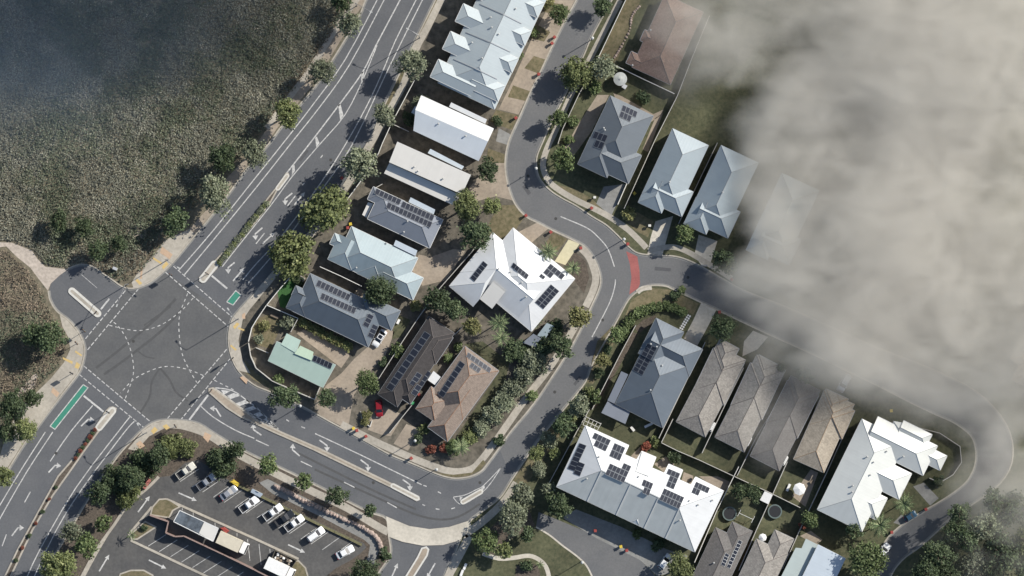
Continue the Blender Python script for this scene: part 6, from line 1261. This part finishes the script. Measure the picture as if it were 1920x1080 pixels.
bench(1186,804, -.9, 'small pale garden table behind the townhouse roof', 1.3, fence_white); bench(1216,797, .45, 'white bench against the slate house back fence', 2.2); bench(1522,903, .6, 'timber table on the patio beside the octagonal umbrella', 1.1, fence_timber); bench(1295,900, 1.2, 'dark garden seat on the townhouse courtyard paving', 1.0, black_r)
rot_box('shed', 'white carport corner beside the solar row house', 'shed', [(755+52,400+24),(812,427),(809,433),(804,430)], G, 1.2, white_p) if False else None

# ------------------------------------------------------------------ drifting smoke
def smoke(name, label, lo, hi, blobs, dens, scol, seed, vox=1.4, noise=(0.030, 0.9), thr=0.22, warp=22.0, fine=0.0):
    """uneven smoke as a density grid; blobs = (px, py, z, rx px, ry px, rz m, strength); it fades to nothing inside its bounds"""
    a = P(*lo[:2]); b = P(*hi[:2]); mn = (min(a.x, b.x), min(a.y, b.y), lo[2]); mx_ = (max(a.x, b.x), max(a.y, b.y), hi[2])
    m = bpy.data.materials.new(name); m.use_nodes = True; t = m.node_tree; t.nodes.clear()
    out = t.nodes.new('ShaderNodeOutputMaterial'); pv = t.nodes.new('ShaderNodeVolumePrincipled'); t.links.new(pv.outputs[0], out.inputs['Volume'])
    pv.inputs['Color'].default_value = (*scol, 1); pv.inputs['Anisotropy'].default_value = 0.0; pv.inputs['Density'].default_value = dens
    g_ = bpy.data.node_groups.new(name, 'GeometryNodeTree'); g_.interface.new_socket('Geometry', in_out='OUTPUT', socket_type='NodeSocketGeometry')
    N = g_.nodes.new; Lk = g_.links.new
    go = N('NodeGroupOutput'); vc = N('GeometryNodeVolumeCube'); vc.inputs['Min'].default_value = mn; vc.inputs['Max'].default_value = mx_
    for i, k in enumerate('XYZ'): vc.inputs['Resolution ' + k].default_value = max(8, int((mx_[i] - mn[i]) / vox))
    sm_ = N('GeometryNodeSetMaterial'); sm_.inputs['Material'].default_value = m; Lk(vc.outputs[0], sm_.inputs[0]); Lk(sm_.outputs[0], go.inputs[0])
    pos = N('GeometryNodeInputPosition').outputs[0]
    def vm(op, x, y, z=None):
        n_ = N('ShaderNodeVectorMath'); n_.operation = op
        for i, v in enumerate((x, y, z)):
            if v is None: continue
            if isinstance(v, tuple): n_.inputs[i].default_value = v
            else: Lk(v, n_.inputs[i])
        return n_.outputs['Value'] if op == 'LENGTH' else n_.outputs[0]
    def fm(op, x, y, z=None):
        n_ = N('ShaderNodeMath'); n_.operation = op
        for i, v in enumerate((x, y, z)):
            if v is None: continue
            if isinstance(v, (int, float)): n_.inputs[i].default_value = v
            else: Lk(v, n_.inputs[i])
        return n_.outputs[0]
    wn = N('ShaderNodeTexNoise'); wn.inputs['Scale'].default_value = 0.04; wn.inputs['Detail'].default_value = 3; Lk(pos, wn.inputs['Vector'])
    wp = vm('MULTIPLY_ADD', vm('SUBTRACT', wn.outputs['Color'], (.5, .5, .5)), (warp, warp, 5.0), pos)
    acc = None
    for (px, py, z, rx, ry, rz, st) in blobs:
        c = P(px, py); ln = vm('LENGTH', vm('MULTIPLY', vm('SUBTRACT', wp, (c.x, c.y, float(z))), (S / rx, S / ry, 1 / rz)), None)
        mr = N('ShaderNodeMapRange'); mr.interpolation_type = 'SMOOTHSTEP'; mr.inputs[1].default_value = 1.0; mr.inputs[2].default_value = 0.45; mr.inputs[3].default_value = 0.0; mr.inputs[4].default_value = st; Lk(ln, mr.inputs[0])
        acc = mr.outputs[0] if acc is None else fm('ADD', acc, mr.outputs[0])
    cl = fm('MINIMUM', acc, 1.0)
    n1 = N('ShaderNodeTexNoise'); n1.inputs['Scale'].default_value = noise[0]; n1.inputs['Detail'].default_value = 6; n1.inputs['Roughness'].default_value = 0.6; n1.inputs['Distortion'].default_value = 1.0
    Lk(vm('ADD', pos, (seed, seed * 2, 0.0)), n1.inputs['Vector'])
    n2 = N('ShaderNodeTexNoise'); n2.inputs['Scale'].default_value = noise[0] * 3.4; n2.inputs['Detail'].default_value = 3; n2.inputs['Distortion'].default_value = 1.4
    Lk(vm('MULTIPLY', pos, (0.75, 1.25, 0.8)), n2.inputs['Vector'])
    nz = fm('ADD', fm('MULTIPLY_ADD', n1.outputs['Fac'], noise[1], -0.5 * noise[1] - thr), fm('MULTIPLY_ADD', n2.outputs['Fac'], fine, -0.5 * fine))
    d_ = fm('MULTIPLY', fm('MAXIMUM', fm('ADD', cl, nz), 0.0), cl)
    Lk(d_, vc.inputs['Density'])
    mb = MB(); mb.box(mn[0], mx_[0], mn[1], mx_[1], mn[2], mx_[2]); o = mb.obj(name, m)
    md = o.modifiers.new('smoke_density', 'NODES'); md.node_group = g_
    return tag(o, label, 'smoke', kind='stuff')
smoke('smoke', 'thick grey-brown smoke bank drifting over the right half', (1080,-130,0.6), (2300,1250,24.0),
      [(1740,90,8,410,370,14,1.0), (1660,400,8,320,290,14,1.0), (1880,620,8,430,260,14,.85), (1360,0,8,190,190,12,.36), (1320,110,7,160,130,10,.26), (1580,640,7,250,120,12,.5), (1450,780,6,85,120,8,.25), (1930,890,8,240,140,12,.5), (1450,540,8,140,110,12,.6), (1880,1000,11,190,140,10,.3), (1490,250,8,150,150,12,.7), (1500,470,8,170,140,12,.5), (1435,360,7,90,130,11,.42), (1940,400,8,220,220,14,.6)], 0.130, (0.845, 0.815, 0.755), 11.0, vox=1.0, noise=(0.034, 2.6), thr=-.02, warp=16.0, fine=1.7)
smoke('smoke', 'unseen smoke bank added beyond the top edge to shade the upper left bushland', (-500,-560,36.0), (1400,-28,66.0), [(500,-290,51,900,270,14,1.0)], 0.085, (0.93, 0.905, 0.86), 31.0, vox=3.0, thr=.0, warp=4.0)  # out-of-view bank, added and shaped for the shade it throws
smoke('smoke', 'thin bluish smoke veil over the upper left bushland', (-700,-500,3.0), (640,470,24.0), [(40,-20,13,600,430,10,1.0)], 0.009, (0.50, 0.68, 0.92), 51.0, vox=3.0, thr=-.1, warp=10.0)
